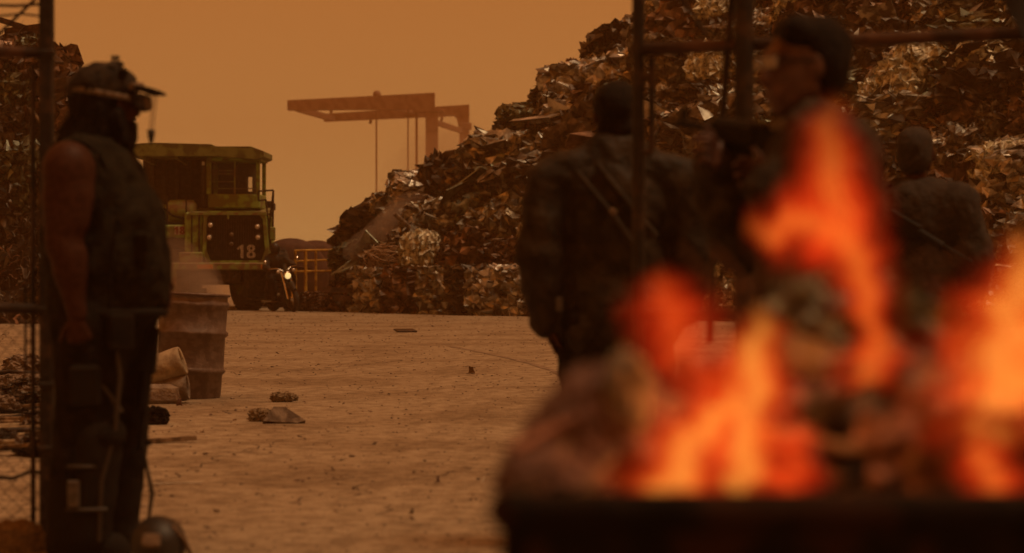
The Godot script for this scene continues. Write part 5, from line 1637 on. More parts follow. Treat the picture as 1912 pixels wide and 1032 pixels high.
	put("knee_pad", Flesh.new().add([Flesh.ell(Vector3(-0.155, 0.47, 0.03), Vector3(0.1, 0.075, 0.08))], 0.014, 0.02, 0.0, Color(1, 1, 1), 0.003, wob).mesh(), M.trousers, t)
	put("shin_patch", MB.new().box(Vector3(-0.258, 0.26, -0.07), Vector3(0.02, 0.1, 0.045), Basis.from_euler(Vector3(0, 0, 0.05)), 0.006).mesh(), M.pouch, t)
	for y in [0.36, 0.2]:
		put("shin_strap", MB.new().tube([Vector3(-0.24, y, -0.1), Vector3(-0.262, y, -0.03), Vector3(-0.23, y, 0.05)], [0.008], 6).mesh(), M.hose, t)
	for q in [[Vector3(-0.21, 0.9, 0.07), Vector3(-0.24, 0.7, 0.1), Vector3(-0.22, 0.5, 0.08), Vector3(-0.24, 0.3, 0.03), Vector3(-0.23, 0.08, 0.02)], [Vector3(-0.2, 0.88, -0.1), Vector3(-0.225, 0.72, -0.02), Vector3(-0.22, 0.62, 0.06), Vector3(-0.2, 0.56, 0.1)]]:
		put("gear_hose", MB.new().tube(q, [0.009], 6).mesh(), M.hose, t)
	put("thigh_pouch", MB.new().box(Vector3(-0.24, 0.66, -0.03), Vector3(0.06, 0.16, 0.12), Basis.from_euler(Vector3(0, 0.1, 0.05)), 0.02).mesh(), M.black_matt, t)
	put("vest_seam", MB.new().tube([Vector3(-0.235, 1.28, 0.09), Vector3(-0.262, 1.1, 0.07), Vector3(-0.23, 0.93, 0.06)], [0.006], 5).mesh(), M.trousers, t)
	put("vest_pocket", MB.new().box(Vector3(-0.2, 1.16, 0.165), Vector3(0.02, 0.13, 0.11), Basis.from_euler(Vector3(0.0, -0.75, 0.0)), 0.008).mesh(), M.vest, t)
	# a long gun hanging muzzle-down from the far hand, with its sling
	var g := thing("long_gun", "black long gun held muzzle down before the capped man's belly", "gun", Vector3(c.x, 0, c.z), PI / 2)
	rifle(g, Vector3(0.02, 1.06, 0.19), Vector3(0.0, 0.4, 0.13), Vector3(0, 0.2, 1))
	put("sling", MB.new().tube([Vector3(0, 0.44, 0.145), Vector3(-0.01, 0.33, 0.165), Vector3(-0.015, 0.24, 0.185), Vector3(-0.01, 0.17, 0.175), Vector3(0, 0.12, 0.165)], [0.006, 0.007, 0.009, 0.007, 0.005], 6).mesh(), M.black, g)
	# helmet on the ground by his boot
	var hp := at(296, 1060, 8.55)
	var hm := thing("welding_helmet", "black helmet with pale strap lying by the capped man's boots", "helmet", Vector3(hp.x, 0, hp.z), 0.4)
	put("shell", Flesh.new().add([Flesh.ell(Vector3(0, 0.1, 0), Vector3(0.1, 0.1, 0.12)), Flesh.cap(Vector3(0, 0.07, 0.04), Vector3(0.02, 0.035, 0.1), 0.07, 0.035)], 0.01, 0.03).mesh(), M.black, hm)
	put("strap", MB.new().tube([Vector3(0.03, 0.17, 0.08), Vector3(0.07, 0.12, 0.1), Vector3(0.105, 0.05, 0.07), Vector3(0.14, 0.02, 0.02)], [0.009], 6).mesh(), M.strap, hm)
	put("visor", MB.new().box(Vector3(-0.05, 0.12, 0.095), Vector3(0.07, 0.05, 0.03), Basis.from_euler(Vector3(-0.4, -0.5, 0)), 0.01).mesh(), M.strap, hm)
	put("liner", MB.new().box(Vector3(-0.06, 0.04, 0.09), Vector3(0.07, 0.05, 0.05), Basis.from_euler(Vector3(0, -0.5, 0.2)), 0.015).mesh(), M.pouch, hm)

func build_walking_man() -> void:
	var c := at(1150, 1035, 9.3)
	# walking away from the lens: local +z points away, his left is on the picture's left
	var J := {
		"torso": [Flesh.ell(Vector3(0, 1.34, -0.01), Vector3(0.195, 0.19, 0.12)), Flesh.ell(Vector3(0, 1.1, 0.0), Vector3(0.185, 0.23, 0.115)), Flesh.ell(Vector3(0, 0.95, -0.01), Vector3(0.195, 0.16, 0.125)), Flesh.cap(Vector3(-0.2, 1.465, -0.02), Vector3(0.2, 1.465, -0.02), 0.062, 0.062), Flesh.cap(Vector3(-0.1, 0.86, 0), Vector3(0.1, 0.86, 0), 0.11, 0.11), Flesh.cap(Vector3(0, 1.53, -0.01), Vector3(-0.16, 1.475, -0.02), 0.06, 0.06), Flesh.cap(Vector3(0, 1.53, -0.01), Vector3(0.16, 1.475, -0.02), 0.06, 0.06)],
		"hips": [Flesh.ell(Vector3(0, 0.92, 0.0), Vector3(0.165, 0.14, 0.12))],
		"collar": [Flesh.cap(Vector3(-0.06, 1.555, -0.025), Vector3(0.06, 1.555, -0.025), 0.045, 0.045)],
		"neck": Vector3(0, 1.5, 0.0), "head": Vector3(0, 1.705, 0.03), "head_turn": Basis.from_euler(Vector3(0.05, 0.1, 0)),
		"arm_l": [Vector3(0.255, 1.435, -0.02), Vector3(0.3, 1.15, -0.05), Vector3(0.265, 0.89, 0.0)],
		"arm_r": [Vector3(-0.255, 1.435, -0.02), Vector3(-0.305, 1.16, 0.0), Vector3(-0.27, 0.93, 0.1)],
		"leg_l": [Vector3(0.1, 0.88, 0.0), Vector3(0.11, 0.49, 0.08), Vector3(0.1, 0.09, 0.1)],
		"leg_r": [Vector3(-0.1, 0.88, 0.0), Vector3(-0.11, 0.5, -0.02), Vector3(-0.11, 0.11, -0.2)],
		"arm": [0.07, 0.06, 0.042], "leg": [0.115, 0.08, 0.06], "join": 0.022,
	}
	var t := person("person", "man in a dark leather jacket walking away through the gate", Vector3(c.x, 0, c.z), PI, J, {"trousers": M.trousers, "boots": M.black_matt, "jacket": M.leather, "sleeves": true, "jacket_grow": 0.03, "jacket_folds": 0.011})
	var hc: Vector3 = J.head
	put("hair", Flesh.new().add([Flesh.ell(hc + Vector3(0, 0.04, -0.025), Vector3(0.088, 0.095, 0.098)), Flesh.cap(hc + Vector3(-0.045, -0.06, -0.06), hc + Vector3(0.045, -0.06, -0.06), 0.035, 0.035)], 0.01, 0.03, 0.0, Color(1, 1, 1), 0.005, wob).mesh(), M.hair, t)
	# straps crossing the back
	for q in [[Vector3(0.16, 1.47, -0.14), Vector3(0.02, 1.3, -0.18), Vector3(-0.1, 1.14, -0.16)], [Vector3(0.08, 1.5, -0.13), Vector3(-0.03, 1.36, -0.175), Vector3(-0.15, 1.22, -0.16)]]:
		put("back_strap", MB.new().tube(q, [0.014, 0.016, 0.014], 6).mesh(), M.leather, t)
	put("strap_buckle", MB.new().box(Vector3(0.02, 1.315, -0.2), Vector3(0.03, 0.026, 0.012), Basis.from_euler(Vector3(0, 0, 0.7)), 0.004).mesh(), M.strap, t)
	put("hip_flask", MB.new().box(Vector3(0.225, 0.955, -0.085), Vector3(0.03, 0.06, 0.03), Basis.IDENTITY, 0.01).mesh(), M.pouch, t)

func build_gun_man() -> void:
	# in profile facing the opening, gun raised across his chest
	var c := at(1510, 1290, 6.3)
	var J := {
		"torso": [Flesh.ell(Vector3(0, 1.27, -0.03), Vector3(0.2, 0.21, 0.14)), Flesh.ell(Vector3(0, 1.05, -0.02), Vector3(0.18, 0.2, 0.135)), Flesh.ell(Vector3(0, 0.93, -0.02), Vector3(0.18, 0.14, 0.14)), Flesh.cap(Vector3(-0.17, 1.38, -0.03), Vector3(0.17, 1.38, -0.03), 0.085, 0.085)],
		"hips": [Flesh.ell(Vector3(0, 0.9, -0.01), Vector3(0.18, 0.14, 0.14))],
		"collar": [Flesh.cap(Vector3(-0.05, 1.45, -0.01), Vector3(0.05, 1.45, -0.01), 0.065, 0.065)],
		"neck": Vector3(0, 1.44, -0.01), "head": Vector3(0, 1.635, 0.02), "head_turn": Basis.from_euler(Vector3(0.06, 0.25, 0)),
		"arm_r": [Vector3(-0.23, 1.37, -0.03), Vector3(-0.3, 1.18, 0.1), Vector3(-0.26, 1.37, 0.2)],
		"arm_l": [Vector3(0.23, 1.37, -0.03), Vector3(0.29, 1.14, 0.02), Vector3(0.06, 1.3, 0.12)],
		"hand_l": Vector3(-0.8, 0.45, 0.1), "palm_l": Vector3(0, 0.3, 1), "hand_r": Vector3(0.8, 0.5, 0.1), "palm_r": Vector3(0, 0.3, 1),
		"leg_l": [Vector3(0.1, 0.86, 0.0), Vector3(0.12, 0.48, 0.03), Vector3(0.12, 0.09, 0.0)],
		"leg_r": [Vector3(-0.1, 0.86, 0.0), Vector3(-0.12, 0.48, 0.02), Vector3(-0.12, 0.09, -0.02)],
		"arm": [0.075, 0.06, 0.042], "leg": [0.12, 0.08, 0.06],
	}
	var t := person("person", "dark-clad man in spectacles seen side-on behind the tallest flame", Vector3(c.x, 0, c.z), -PI / 2 + 0.1, J, {"trousers": M.trousers, "boots": M.black_matt, "skin": M.skin_lit, "jacket": M.coat, "sleeves": true, "jacket_grow": 0.03, "jacket_folds": 0.014, "curl": 1.3})
	var hc: Vector3 = J.head
	put("hair", Flesh.new().add([Flesh.ell(hc + Vector3(0, 0.055, -0.045), Vector3(0.088, 0.085, 0.09)), Flesh.ell(hc + Vector3(0, 0.0, -0.065), Vector3(0.085, 0.09, 0.06)), Flesh.cap(hc + Vector3(-0.06, 0.09, 0.03), hc + Vector3(0.06, 0.09, 0.03), 0.04, 0.04)], 0.01, 0.03, 0.0, Color(1, 1, 1), 0.006, wob).mesh(), M.hair, t)
	var hb: Basis = J.head_turn
	for s in [-1, 1]:
		put("spectacle_lens", MB.new().box(hc + hb * Vector3(s * 0.037, 0.012, 0.112), Vector3(0.052, 0.03, 0.006), hb * Basis.from_euler(Vector3(0, s * 0.3, 0)), 0.003).mesh(), M.spectacle_glint, t)
		put("spectacle_arm", MB.new().tube([hc + hb * Vector3(s * 0.066, 0.016, 0.1), hc + hb * Vector3(s * 0.088, 0.012, -0.01)], [0.003], 5).mesh(), M.black_matt, t)
	put("neck_cloth", Flesh.new().add([Flesh.cap(Vector3(-0.05, 1.47, 0.06), Vector3(0.05, 1.47, 0.06), 0.035, 0.035)], 0.012, 0.02, 0.0, Color(1, 1, 1), 0.008, wob).mesh(), M.pouch, t)
	var g := thing("long_gun", "black long gun held level across the chest of the man in spectacles", "gun", Vector3(c.x, 0, c.z), -PI / 2 + 0.1)
	rifle(g, Vector3(0.1, 1.42, 0.02), Vector3(-0.5, 1.51, 0.27), Vector3.UP)
	put("hand_guard", MB.new().box(Vector3(-0.2, 1.468, 0.15), Vector3(0.22, 0.075, 0.06), Basis.from_euler(Vector3(0, 0.4, -0.15)), 0.015).mesh(), M.gun, g)

func build_far_man() -> void:
	var c := at(1708, 905, 12.0)
	var J := {
		"torso": [Flesh.ell(Vector3(0, 1.32, -0.01), Vector3(0.21, 0.21, 0.14)), Flesh.ell(Vector3(0, 1.1, 0.0), Vector3(0.19, 0.2, 0.14)), Flesh.ell(Vector3(0, 0.95, -0.01), Vector3(0.19, 0.15, 0.14)), Flesh.cap(Vector3(-0.17, 1.43, -0.02), Vector3(0.17, 1.43, -0.02), 0.08, 0.08)],
		"hips": [Flesh.ell(Vector3(0, 0.9, 0.0), Vector3(0.19, 0.14, 0.14))],
		"neck": Vector3(0, 1.49, 0.0), "head": Vector3(0, 1.68, 0.03), "head_turn": Basis.from_euler(Vector3(0.1, 0.2, 0)),
		"arm_l": [Vector3(0.24, 1.42, -0.02), Vector3(0.3, 1.15, -0.02), Vector3(0.27, 0.9, 0.06)],
		"arm_r": [Vector3(-0.24, 1.42, -0.02), Vector3(-0.3, 1.16, 0.02), Vector3(-0.24, 1.0, 0.2)],
		"leg_l": [Vector3(0.11, 0.88, 0.0), Vector3(0.14, 0.49, 0.03), Vector3(0.14, 0.09, 0.0)],
		"leg_r": [Vector3(-0.11, 0.88, 0.0), Vector3(-0.13, 0.49, 0.03), Vector3(-0.13, 0.09, 0.0)],
		"arm": [0.075, 0.06, 0.042], "leg": [0.12, 0.08, 0.06],
	}
	var t := person("person", "man in a grey-brown coat with a slung gun beyond the fence rail", Vector3(c.x, 0, c.z), PI - 0.5, J, {"trousers": M.trousers, "boots": M.black_matt, "jacket": M.far_coat, "sleeves": true, "jacket_grow": 0.03, "curl": 1.3})
	var hc: Vector3 = J.head
	put("hair", Flesh.new().add([Flesh.ell(hc + Vector3(0, 0.05, -0.03), Vector3(0.09, 0.09, 0.1)), Flesh.ell(hc + Vector3(0, -0.02, -0.05), Vector3(0.09, 0.1, 0.07))], 0.012, 0.03, 0.0, Color(1, 1, 1), 0.006, wob).mesh(), M.brown_hair, t)
	var g := thing("long_gun", "black long gun slung aslant on the back of the man beyond the rail", "gun", Vector3(c.x, 0, c.z), PI - 0.5)
	rifle(g, Vector3(0.24, 1.46, -0.215), Vector3(-0.36, 1.12, -0.2), Vector3.UP)
	put("sling", MB.new().tube([Vector3(0.22, 1.44, -0.2), Vector3(0.1, 1.52, -0.1), Vector3(-0.02, 1.42, 0.15)], [0.012], 6).mesh(), M.gun, g)

# ---------------------------------------------------------------- fire
var flame_mats := []
func flame(label: String, d: float, pts: Array, heat: float, seed_: int) -> void:
	# pts: picture column, row and half-width of the tongue from its foot to its tip
	var foot := at(pts[0][0], pts[0][1], d)
	var t := thing("flame", label, "flame", foot, 0.0)
	var shells := [1.28, 1.02, 0.8, 0.6, 0.42, 0.24]
	for s in shells.size():
		var c := Curve3D.new()
		var wid := Curve.new()
		for k in pts.size():
			var p := at(pts[k][0], pts[k][1], d) - foot
			var tan3 := Vector3.ZERO
			if k > 0 and k < pts.size() - 1:
				tan3 = (at(pts[k + 1][0], pts[k + 1][1], d) - at(pts[k - 1][0], pts[k - 1][1], d)) * 0.2
			c.add_point(p, -tan3, tan3)
		var st := SurfaceTool.new()
		st.begin(Mesh.PRIMITIVE_TRIANGLES)
		st.set_smooth_group(1)
		var n := 26
		var sides := 16
		var total := c.get_baked_length()
		var rings := []
		var alphas := []
		for i in n + 1:
			var f := float(i) / n
			var p := c.sample_baked(f * total)
			var dirn := (c.sample_baked(minf(f + 0.02, 1.0) * total) - c.sample_baked(maxf(f - 0.02, 0.0) * total)).normalized()
			var side := Vector3(dirn.y, -dirn.x, 0)
			var fk := f * (pts.size() - 1)
			var k0 := mini(int(fk), pts.size() - 2)
			var r: float = lerpf(pts[k0][2], pts[k0 + 1][2], fk - k0) * d / LENS * shells[s]
			r *= sqrt(clampf((1.0 - f) * 9.0, 0.0, 1.0)) * sqrt(clampf(f * 12.0, 0.02, 1.0))
			p += side * 0.02 * wob.get_noise_2d(f * 6.0, seed_ * 7.0) + Vector3(0, 0, 0.015 * wob.get_noise_2d(f * 7.0, seed_ + 30.0))
			var row := []
			var arow := []
			var tip := clampf((1.0 - f) * 3.0, 0.0, 1.0) * clampf(f * 4.0 + 0.1, 0.0, 1.0)
			for k in sides:
				var an := TAU * k / sides
				var lick := wob.get_noise_3d(cos(an) * 1.6, f * 4.0 + seed_ * 5.0 + s * 0.4, sin(an) * 1.6)
				var rr: float = r * (1.0 + 0.42 * lick)
				row.append(p + side * cos(an) * rr + Vector3(0, 0, sin(an) * rr * 0.9))
				var streak := clampf(0.85 + 1.1 * wob.get_noise_3d(cos(an) * 2.5 + s, f * 3.0 + seed_ * 9.0, sin(an) * 2.5), 0.15, 1.4)
				arow.append([0.045, 0.085, 0.125, 0.16, 0.19, 0.2][s] * (0.62 + 0.45 * heat) * tip * streak)
			rings.append(row)
			alphas.append(arow)
		for i in n:
			for k in sides:
				var k2 := (k + 1) % sides
				for v in [[i, k], [i + 1, k], [i + 1, k2], [i, k], [i + 1, k2], [i, k2]]:
					st.set_color(Color(1, 1, 1, alphas[v[0]][v[1]]))
					st.add_vertex(rings[v[0]][v[1]])
		st.generate_normals()
		put("flame_sheath" if s < 2 else "flame_core", st.commit(), flame_mats[clampi(s + (0 if heat > 0.85 else -1 if heat > 0.3 else -2), 0, 5)], t)

func build_fire_bin() -> void:
	var cols := [Color(1.0, 0.04, 0.006), Color(1.0, 0.05, 0.007), Color(1.0, 0.075, 0.008), Color(1.0, 0.13, 0.014), Color(1.0, 0.28, 0.03), Color(1.0, 0.5, 0.07)]
	for i in 6:
		var m := StandardMaterial3D.new()
		m.albedo_color = Color(0, 0, 0, 1)
		m.vertex_color_use_as_albedo = true
		m.transparency = BaseMaterial3D.TRANSPARENCY_ALPHA
		m.roughness = 1.0
		m.specular_mode = BaseMaterial3D.SPECULAR_DISABLED
		m.emission_enabled = true
		m.emission = cols[i].linear_to_srgb()
		m.emission_energy_multiplier = [0.8, 0.95, 1.1, 1.2, 1.3, 1.4][i]
		flame_mats.append(m)
	# the bin: a sooty steel box, rim at chest height
	var x0 := -0.005
	var x1 := 1.15
	var z0 := -2.45
	var z1 := -3.25
	var rake := 0.13
	var top := 0.868
	var t := thing("fire_bin", "sooty steel bin of burning rubbish nearest the lens", "bin", Vector3((x0 + x1) / 2, 0, (z0 + z1) / 2))
	var w := x1 - x0
	var dp := z0 - z1
	var cn := [Vector3(-w / 2, 0, dp / 2), Vector3(w / 2, 0, dp / 2), Vector3(w / 2 - rake, 0, -dp / 2), Vector3(-w / 2 + rake, 0, -dp / 2)]
	for i in 4:
		var p: Vector3 = cn[i]
		var q: Vector3 = cn[(i + 1) % 4]
		var inn := (q - p).normalized() * 0.012
		put(["front_wall", "side_wall", "back_wall", "side_wall"][i], MB.new().bar(p + inn + Vector3(0, 0.43, 0), q - inn + Vector3(0, 0.43, 0), 0.02, 0.8, Vector3.UP, 0.003).mesh(), M.soot, t)
		put("rim", MB.new().tube([p + Vector3(0, top - 0.022, 0), q + Vector3(0, top - 0.022, 0)], [0.022], 10).mesh(), M.soot, t)
		put("leg", MB.new().box(p * 0.92 + Vector3(0, 0.015, 0), Vector3(0.06, 0.03, 0.06)).mesh(), M.soot, t)
	put("floor_plate", MB.new().box(Vector3(0, 0.05, 0), Vector3(w - 0.26, 0.02, dp - 0.03)).mesh(), M.soot, t)
	# ash and cinders filling it
	var ash := MB.new()
	ash.flat()
	var n := 24
	var hts := func(u: float, v: float) -> Vector3:
		var hh := 0.75 + 0.06 * wob.get_noise_2d(u * 6.0, v * 6.0) + 0.05 * wob.get_noise_2d(u * 15.0, v * 15.0) + 0.06 * v
		return Vector3(lerpf(x0 + 0.012 + rake * v, x1 - 0.012 - rake * v, u), hh, lerpf(z0 - 0.015, z1 + 0.015, v))
	for i in n:
		for j in n:
			ash.quad(hts.call(float(i) / n, float(j) / n), hts.call(float(i + 1) / n, float(j) / n), hts.call(float(i + 1) / n, float(j + 1) / n), hts.call(float(i) / n, float(j + 1) / n), Vector3.UP)
	tag(put("ash_bed", ash.mesh(), M.soot), "charred ash and cinders filling the fire bin", "ash", "", "stuff")
	# rubbish heaped in the bin
	var junk := [
		["crushed_carton", crumple(950, 14, 0.95, 0.28, 1.3), M.card, [1125, 850], 2.85, Vector3(0.15, 0.17, 0.15), "big crumpled brown carton at the near corner of the fire bin"],
		["crushed_carton", crumple(951, 10, 0.9, 0.3, 1.5), M.card, [1030, 915], 2.7, Vector3(0.11, 0.07, 0.1), "small brown carton wedged below the big crumpled one"],
		["paper_wad", clump_shapes[1], M.paper, [1172, 738], 2.78, Vector3(0.035, 0.07, 0.04), "pale wad of paper on top of the big crumpled carton"],
		["crushed_carton", clump_shapes[4], M.card, [1270, 850], 3.0, Vector3(0.2, 0.12, 0.2), "crumpled carton behind the yellowest flame"],
		["scrap_clump", clump_shapes[2], M.scrap[0], [1600, 850], 3.0, Vector3(0.3, 0.16, 0.24), "dark crumpled metal lump in the middle of the fire bin"],
		["paper_wad", clump_shapes[3], M.paper, [1545, 692], 3.05, Vector3(0.09, 0.04, 0.05), "pale crumpled wrapper lying highest in the fire bin"],
		["crushed_carton", bale_shapes[1], M.card, [1790, 880], 2.9, Vector3(0.22, 0.14, 0.2), "charred carton under the wide flame at the bin's far end"],
		["crushed_carton", bale_shapes[3], M.card, [1890, 870], 2.72, Vector3(0.16, 0.12, 0.14), "brown carton lit by the wide flame at the bin's far end"],
		["scrap_clump", clump_shapes[0], M.scrap[0], [1440, 840], 3.1, Vector3(0.26, 0.15, 0.18), "dark lump behind the rubbish, between the two middle flames"],
		["scrap_clump", clump_shapes[1], M.scrap[5], [1640, 740], 3.15, Vector3(0.26, 0.2, 0.15), "dark olive lump against the back wall of the fire bin"],
	]
	for q in junk:
		var o := put(q[0], q[1], q[2], null, at(q[3][0], q[3][1], q[4]))
		o.scale = q[5]
		o.rotation = Vector3(rng.randf_range(-0.4, 0.4), rng.randf() * TAU, rng.randf_range(-0.3, 0.3)) if q[0] != "paper_wad" else Vector3(0, 0, -0.45 if q[3][0] > 1300 else 0.0)
		tag(o, q[6], "rubbish")
	var sticks := [
		[[1365, 795], [1660, 850], 2.75, 0.022, 0.012, M.wood, "charred plank lying level across the burning rubbish"],
		[[1735, 770], [1720, 925], 2.7, 0.028, 0.014, M.wood, "short upright plank end near the wide flame"],
		[[1480, 810], [1530, 905], 2.72, 0.03, 0.014, M.card, "slanted board leaning under the level plank"],
		[[950, 838], [1100, 765], 2.7, 0.01, 0.01, M.card, "pinkish stick jutting out over the bin's corner"],
		[[1085, 925], [1150, 850], 2.6, 0.007, 0.007, M.wood, "thin stick poking up beside the small carton"],
		[[1000, 905], [1060, 830], 2.65, 0.006, 0.006, M.wood, "thinnest stick leaning on the big crumpled carton"],
	]
	for q in sticks:
		var a := at(q[0][0], q[0][1], q[2])
		var b := at(q[1][0], q[1][1], q[2] + 0.08)
		tag(put("burning_stick", MB.new().bar(Vector3.ZERO, b - a, q[3], q[4], Vector3.UP, 0.002).mesh(), q[5], null, a), q[6], "stick")
	# a sheet of coarse wire mesh standing in the rubbish
	var wm := MB.new()
	var o2 := at(1500, 560, 3.05)
	for k in 6:
		var off := -0.1 + k * 0.042
		wm.tube([Vector3(off - 0.11, -0.08, 0.02 * sin(k)), Vector3(off, 0, 0.015), Vector3(off + 0.1, 0.065, 0)], [0.0022], 5)
		wm.tube([Vector3(off - 0.06, 0.07, 0), Vector3(off, 0.0, 0.01), Vector3(off + 0.07, -0.08, 0.01 * sin(k))], [0.0022], 5)
	wm.tube([Vector3(-0.12, -0.07, 0), Vector3(-0.12, -0.34, 0)], [0.003], 5)
	wm.tube([Vector3(0.12, -0.08, 0), Vector3(0.12, -0.3, 0)], [0.003], 5)
	tag(put("wire_grille", wm.mesh(), M.rust, null, o2), "rusty wire grille standing up among the flames", "grille")
	# the flames
	flame("tallest orange flame reaching up before the man in spectacles", 2.95, [[1600, 690, 20], [1625, 590, 42], [1610, 500, 60], [1565, 400, 78], [1540, 310, 74], [1545, 235, 60], [1552, 165, 34]], 0.4, 1)
	flame("side lick of the tallest flame curling towards the gate post", 2.93, [[1600, 470, 60], [1540, 420, 74], [1470, 425, 62], [1385, 440, 34]], 0.45, 2)
	flame("yellowest upright flame in the middle of the fire bin", 2.7, [[1370, 955, 70], [1390, 880, 84], [1405, 790, 82], [1412, 700, 72], [1416, 630, 58], [1420, 560, 30]], 1.0, 3)
	flame("low yellow flame leaning from the bin rim towards the upright one", 2.62, [[1240, 962, 66], [1255, 900, 84], [1300, 830, 70], [1350, 770, 52], [1390, 700, 24]], 0.95, 4)
	flame("faint red flame beside the gate post", 3.05, [[1290, 720, 70], [1275, 640, 88], [1255, 570, 76], [1235, 490, 40]], 0.0, 5)
	flame("small round flame right of the wire grille", 2.9, [[1585, 800, 50], [1612, 740, 72], [1630, 680, 66], [1645, 600, 30]], 0.35, 6)
	flame("wide flame at the far end of the fire bin", 2.66, [[1880, 860, 80], [1855, 770, 124], [1865, 680, 130], [1890, 590, 104], [1915, 500, 66], [1930, 420, 26]], 0.9, 7)
	flame("yellow flame behind the wide one at the picture's edge", 2.8, [[1930, 860, 60], [1925, 760, 90], [1930, 660, 80], [1950, 540, 30]], 1.0, 8)
	flame("low flame licking the bin rim below the wide one", 2.58, [[1860, 975, 44], [1856, 930, 64], [1845, 860, 56], [1820, 800, 24]], 0.4, 9)
	flame("dull red flame at the foot of the upright one", 2.68, [[1470, 955, 36], [1465, 900, 56], [1480, 840, 50], [1500, 770, 18]], 0.1, 10)
	flame("reddish flame spreading low behind the leaning one", 2.95, [[1200, 840, 50], [1260, 800, 70], [1330, 740, 70], [1380, 650, 30]], 0.05, 11)
	# their light
	for q in [[1410, 740, 2.72, 0.07], [1880, 720, 2.7, 0.09], [1560, 380, 2.9, 0.04]]:
		var l := OmniLight3D.new()
		l.name = "fire_light"
		l.light_color = Color(1.0, 0.25, 0.04).linear_to_srgb()
		l.light_energy = q[3]
		l.light_size = 0.07
		l.omni_range = 15.0
		l.omni_attenuation = 2.0
		l.shadow_enabled = true
		add_child(l, true)
		l.position = at(q[0], q[1], q[2])

# ---------------------------------------------------------------- litter
func ground_at(px: float, py: float) -> Vector3:
	var d := EYE * LENS / (py - 499.0)
	return Vector3((px - 956.0) * d / LENS, 0, -d)

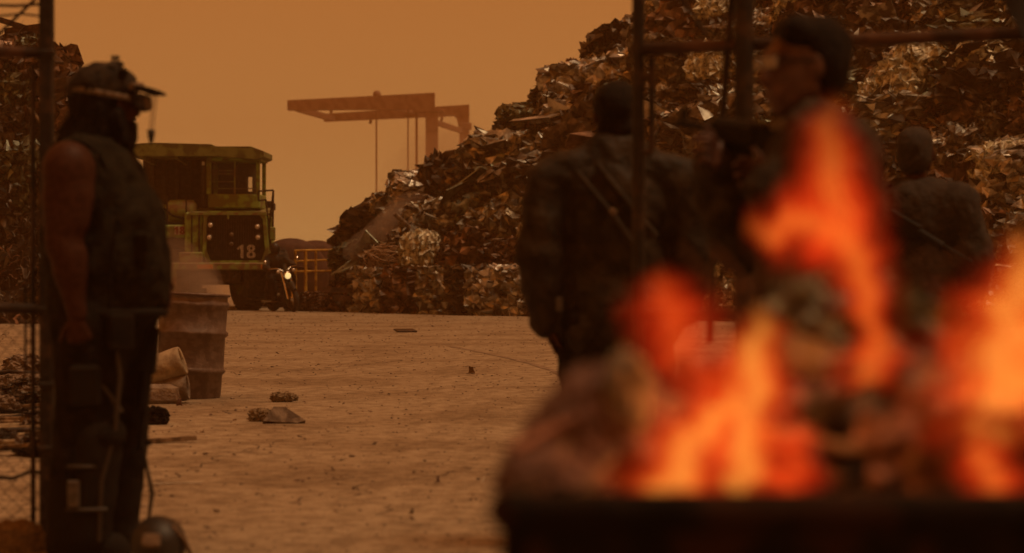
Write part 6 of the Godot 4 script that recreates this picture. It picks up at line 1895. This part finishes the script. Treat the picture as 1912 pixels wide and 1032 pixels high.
func build_litter() -> void:
	# singled-out bits on the yard
	var o := put("stone_chunk", clump_shapes[0], M.pipe_tan, null, ground_at(527, 750) + Vector3(0, 0.04, 0))
	o.scale = Vector3(0.13, 0.06, 0.1)
	tag(o, "pale broken chunk lying alone in the middle of the yard", "rubble")
	o = put("stone_chunk", clump_shapes[3], M.pipe_tan, null, ground_at(545, 748) + Vector3(0, 0.025, 0))
	o.scale = Vector3(0.07, 0.04, 0.07)
	tag(o, "small lump touching the pale broken chunk in the yard", "rubble")
	o = put("slab_piece", MB.new().prism([Vector2(-0.14, -0.05), Vector2(-0.06, 0.06), Vector2(0.02, 0.055), Vector2(0.16, -0.05), Vector2(0.1, -0.07)], -0.025, 0.025).mesh(), M.pipe_grey, null, ground_at(522, 790) + Vector3(0.02, 0.055, 0))
	o.rotation = Vector3(-0.5, 0.2, 0)
	tag(o, "grey slab of rubble tilted up on the dirt nearer than the pale chunk", "rubble")
	o = put("stone_chunk", clump_shapes[2], M.pipe_tan, null, ground_at(487, 786) + Vector3(0, 0.035, 0))
	o.scale = Vector3(0.12, 0.08, 0.1)
	tag(o, "tan lump lying at the end of the tilted grey slab", "rubble")
	o = put("pale_wire", MB.new().tube([Vector3.ZERO, Vector3(0.1, 0.0, -0.06), Vector3(0.24, 0.0, -0.09)], [0.004], 5).mesh(), M.paper, null, ground_at(285, 905) + Vector3(0, 0.004, 0))
	tag(o, "thin pale wire lying on the dirt by the capped man's leg", "wire")
	o = put("split_plank", MB.new().bar(Vector3.ZERO, Vector3(0.3, 0.012, -0.12), 0.05, 0.03, Vector3.UP, 0.004).mesh(), M.wood, null, ground_at(272, 828) + Vector3(0, 0.016, 0))
	tag(o, "short split plank on the dirt right of the capped man", "plank")
	o = put("crushed_can", clump_shapes[1], M.black_matt, null, ground_at(290, 792) + Vector3(0, 0.05, 0))
	o.scale = Vector3(0.13, 0.1, 0.1)
	tag(o, "black crumpled lump on the dirt below the broken pipes", "rubbish")
	o = put("flat_scrap", MB.new().box(Vector3.ZERO, Vector3(0.34, 0.03, 0.3), Basis.from_euler(Vector3(0.1, 0.3, 0)), 0.006).mesh(), M.dark_steel, null, ground_at(757, 620) + Vector3(0, 0.03, 0))
	tag(o, "flat dark scrap lying alone far out in the yard", "scrap")
	# small litter
	var spots := [[378, 812], [395, 776], [430, 773], [405, 957], [310, 770], [335, 760], [440, 702], [452, 668], [462, 690], [560, 900], [700, 830], [880, 700], [930, 690], [690, 770], [640, 860], [480, 925], [600, 690], [820, 905], [740, 660], [980, 640], [850, 620], [660, 655], [520, 660], [770, 965], [900, 905]]
	for i in spots.size():
		var s: Array = spots[i]
		var b := put("litter_scrap", sheet_shapes[i % 6], [M.paper, M.card, M.pipe_grey, M.wood][i % 4], null, ground_at(s[0], s[1]) + Vector3(0, 0.012, 0))
		var k := rng.randf_range(0.04, 0.085) * (0.7 if s[1] > 800 else 1.3)
		b.scale = Vector3(k, k, k)
		b.rotation = Vector3(PI / 2 + rng.randf_range(-0.15, 0.15), rng.randf() * TAU, 0)
		tag(b, "%s lying flat on the open dirt yard" % ["scrap of pale paper", "scrap of brown card", "small grey scrap", "splinter of brown wood"][i % 4], "litter", "%s on the yard" % ["pale paper scraps", "brown card scraps", "grey scraps", "wood splinters"][i % 4])
	# rubble and sticks strewn behind the chain-link leaf
	for i in 60:
		var px := rng.randf_range(-30, 150)
		var py := rng.randf_range(690, 850)
		if i % 4 == 0: py = rng.randf_range(735, 775)
		var p := ground_at(px, py)
		var kind := i % 5
		var q: MeshInstance3D
		if kind < 3:
			var l := rng.randf_range(0.25, 0.9)
			var mb := MB.new()
			if kind == 0: mb.bar(Vector3(-l / 2, 0, 0), Vector3(l / 2, rng.randf_range(-0.02, 0.06), rng.randf_range(-0.3, 0.3)), 0.06, 0.025, Vector3.UP, 0.004)
			else: mb.tube([Vector3(-l / 2, 0, 0), Vector3(-0.05, rng.randf_range(0.0, 0.05), 0.05), Vector3(l / 2, rng.randf_range(-0.01, 0.09), rng.randf_range(-0.3, 0.3))], [0.016, 0.02, 0.01], 6)
			q = put(["split_plank", "dead_branch", "metal_rod"][kind], mb.mesh(), [M.wood, M.pipe_tan, M.dark_steel][kind], null, p + Vector3(0, 0.03, 0))
		else:
			q = put("rubble_lump", clump_shapes[i % 5], [M.concrete, M.scrap[0]][kind - 3], null, p + Vector3(0, 0.05, 0))
			var k := rng.randf_range(0.1, 0.26)
			q.scale = Vector3(k * 1.4, k * 0.7, k)
			q.rotation.y = rng.randf() * TAU
		tag(q, ["brown plank among the rubble by the chain-link leaf", "pale dead branch among the rubble by the chain-link leaf", "dark metal rod among the rubble by the chain-link leaf", "grey stone lump in the rubble by the chain-link leaf", "dark scrap lump in the rubble by the chain-link leaf"][kind], ["plank", "branch", "rod", "rubble", "scrap"][kind], ["planks", "branches", "rods", "stone lumps", "scrap lumps"][kind] + " by the chain-link leaf")
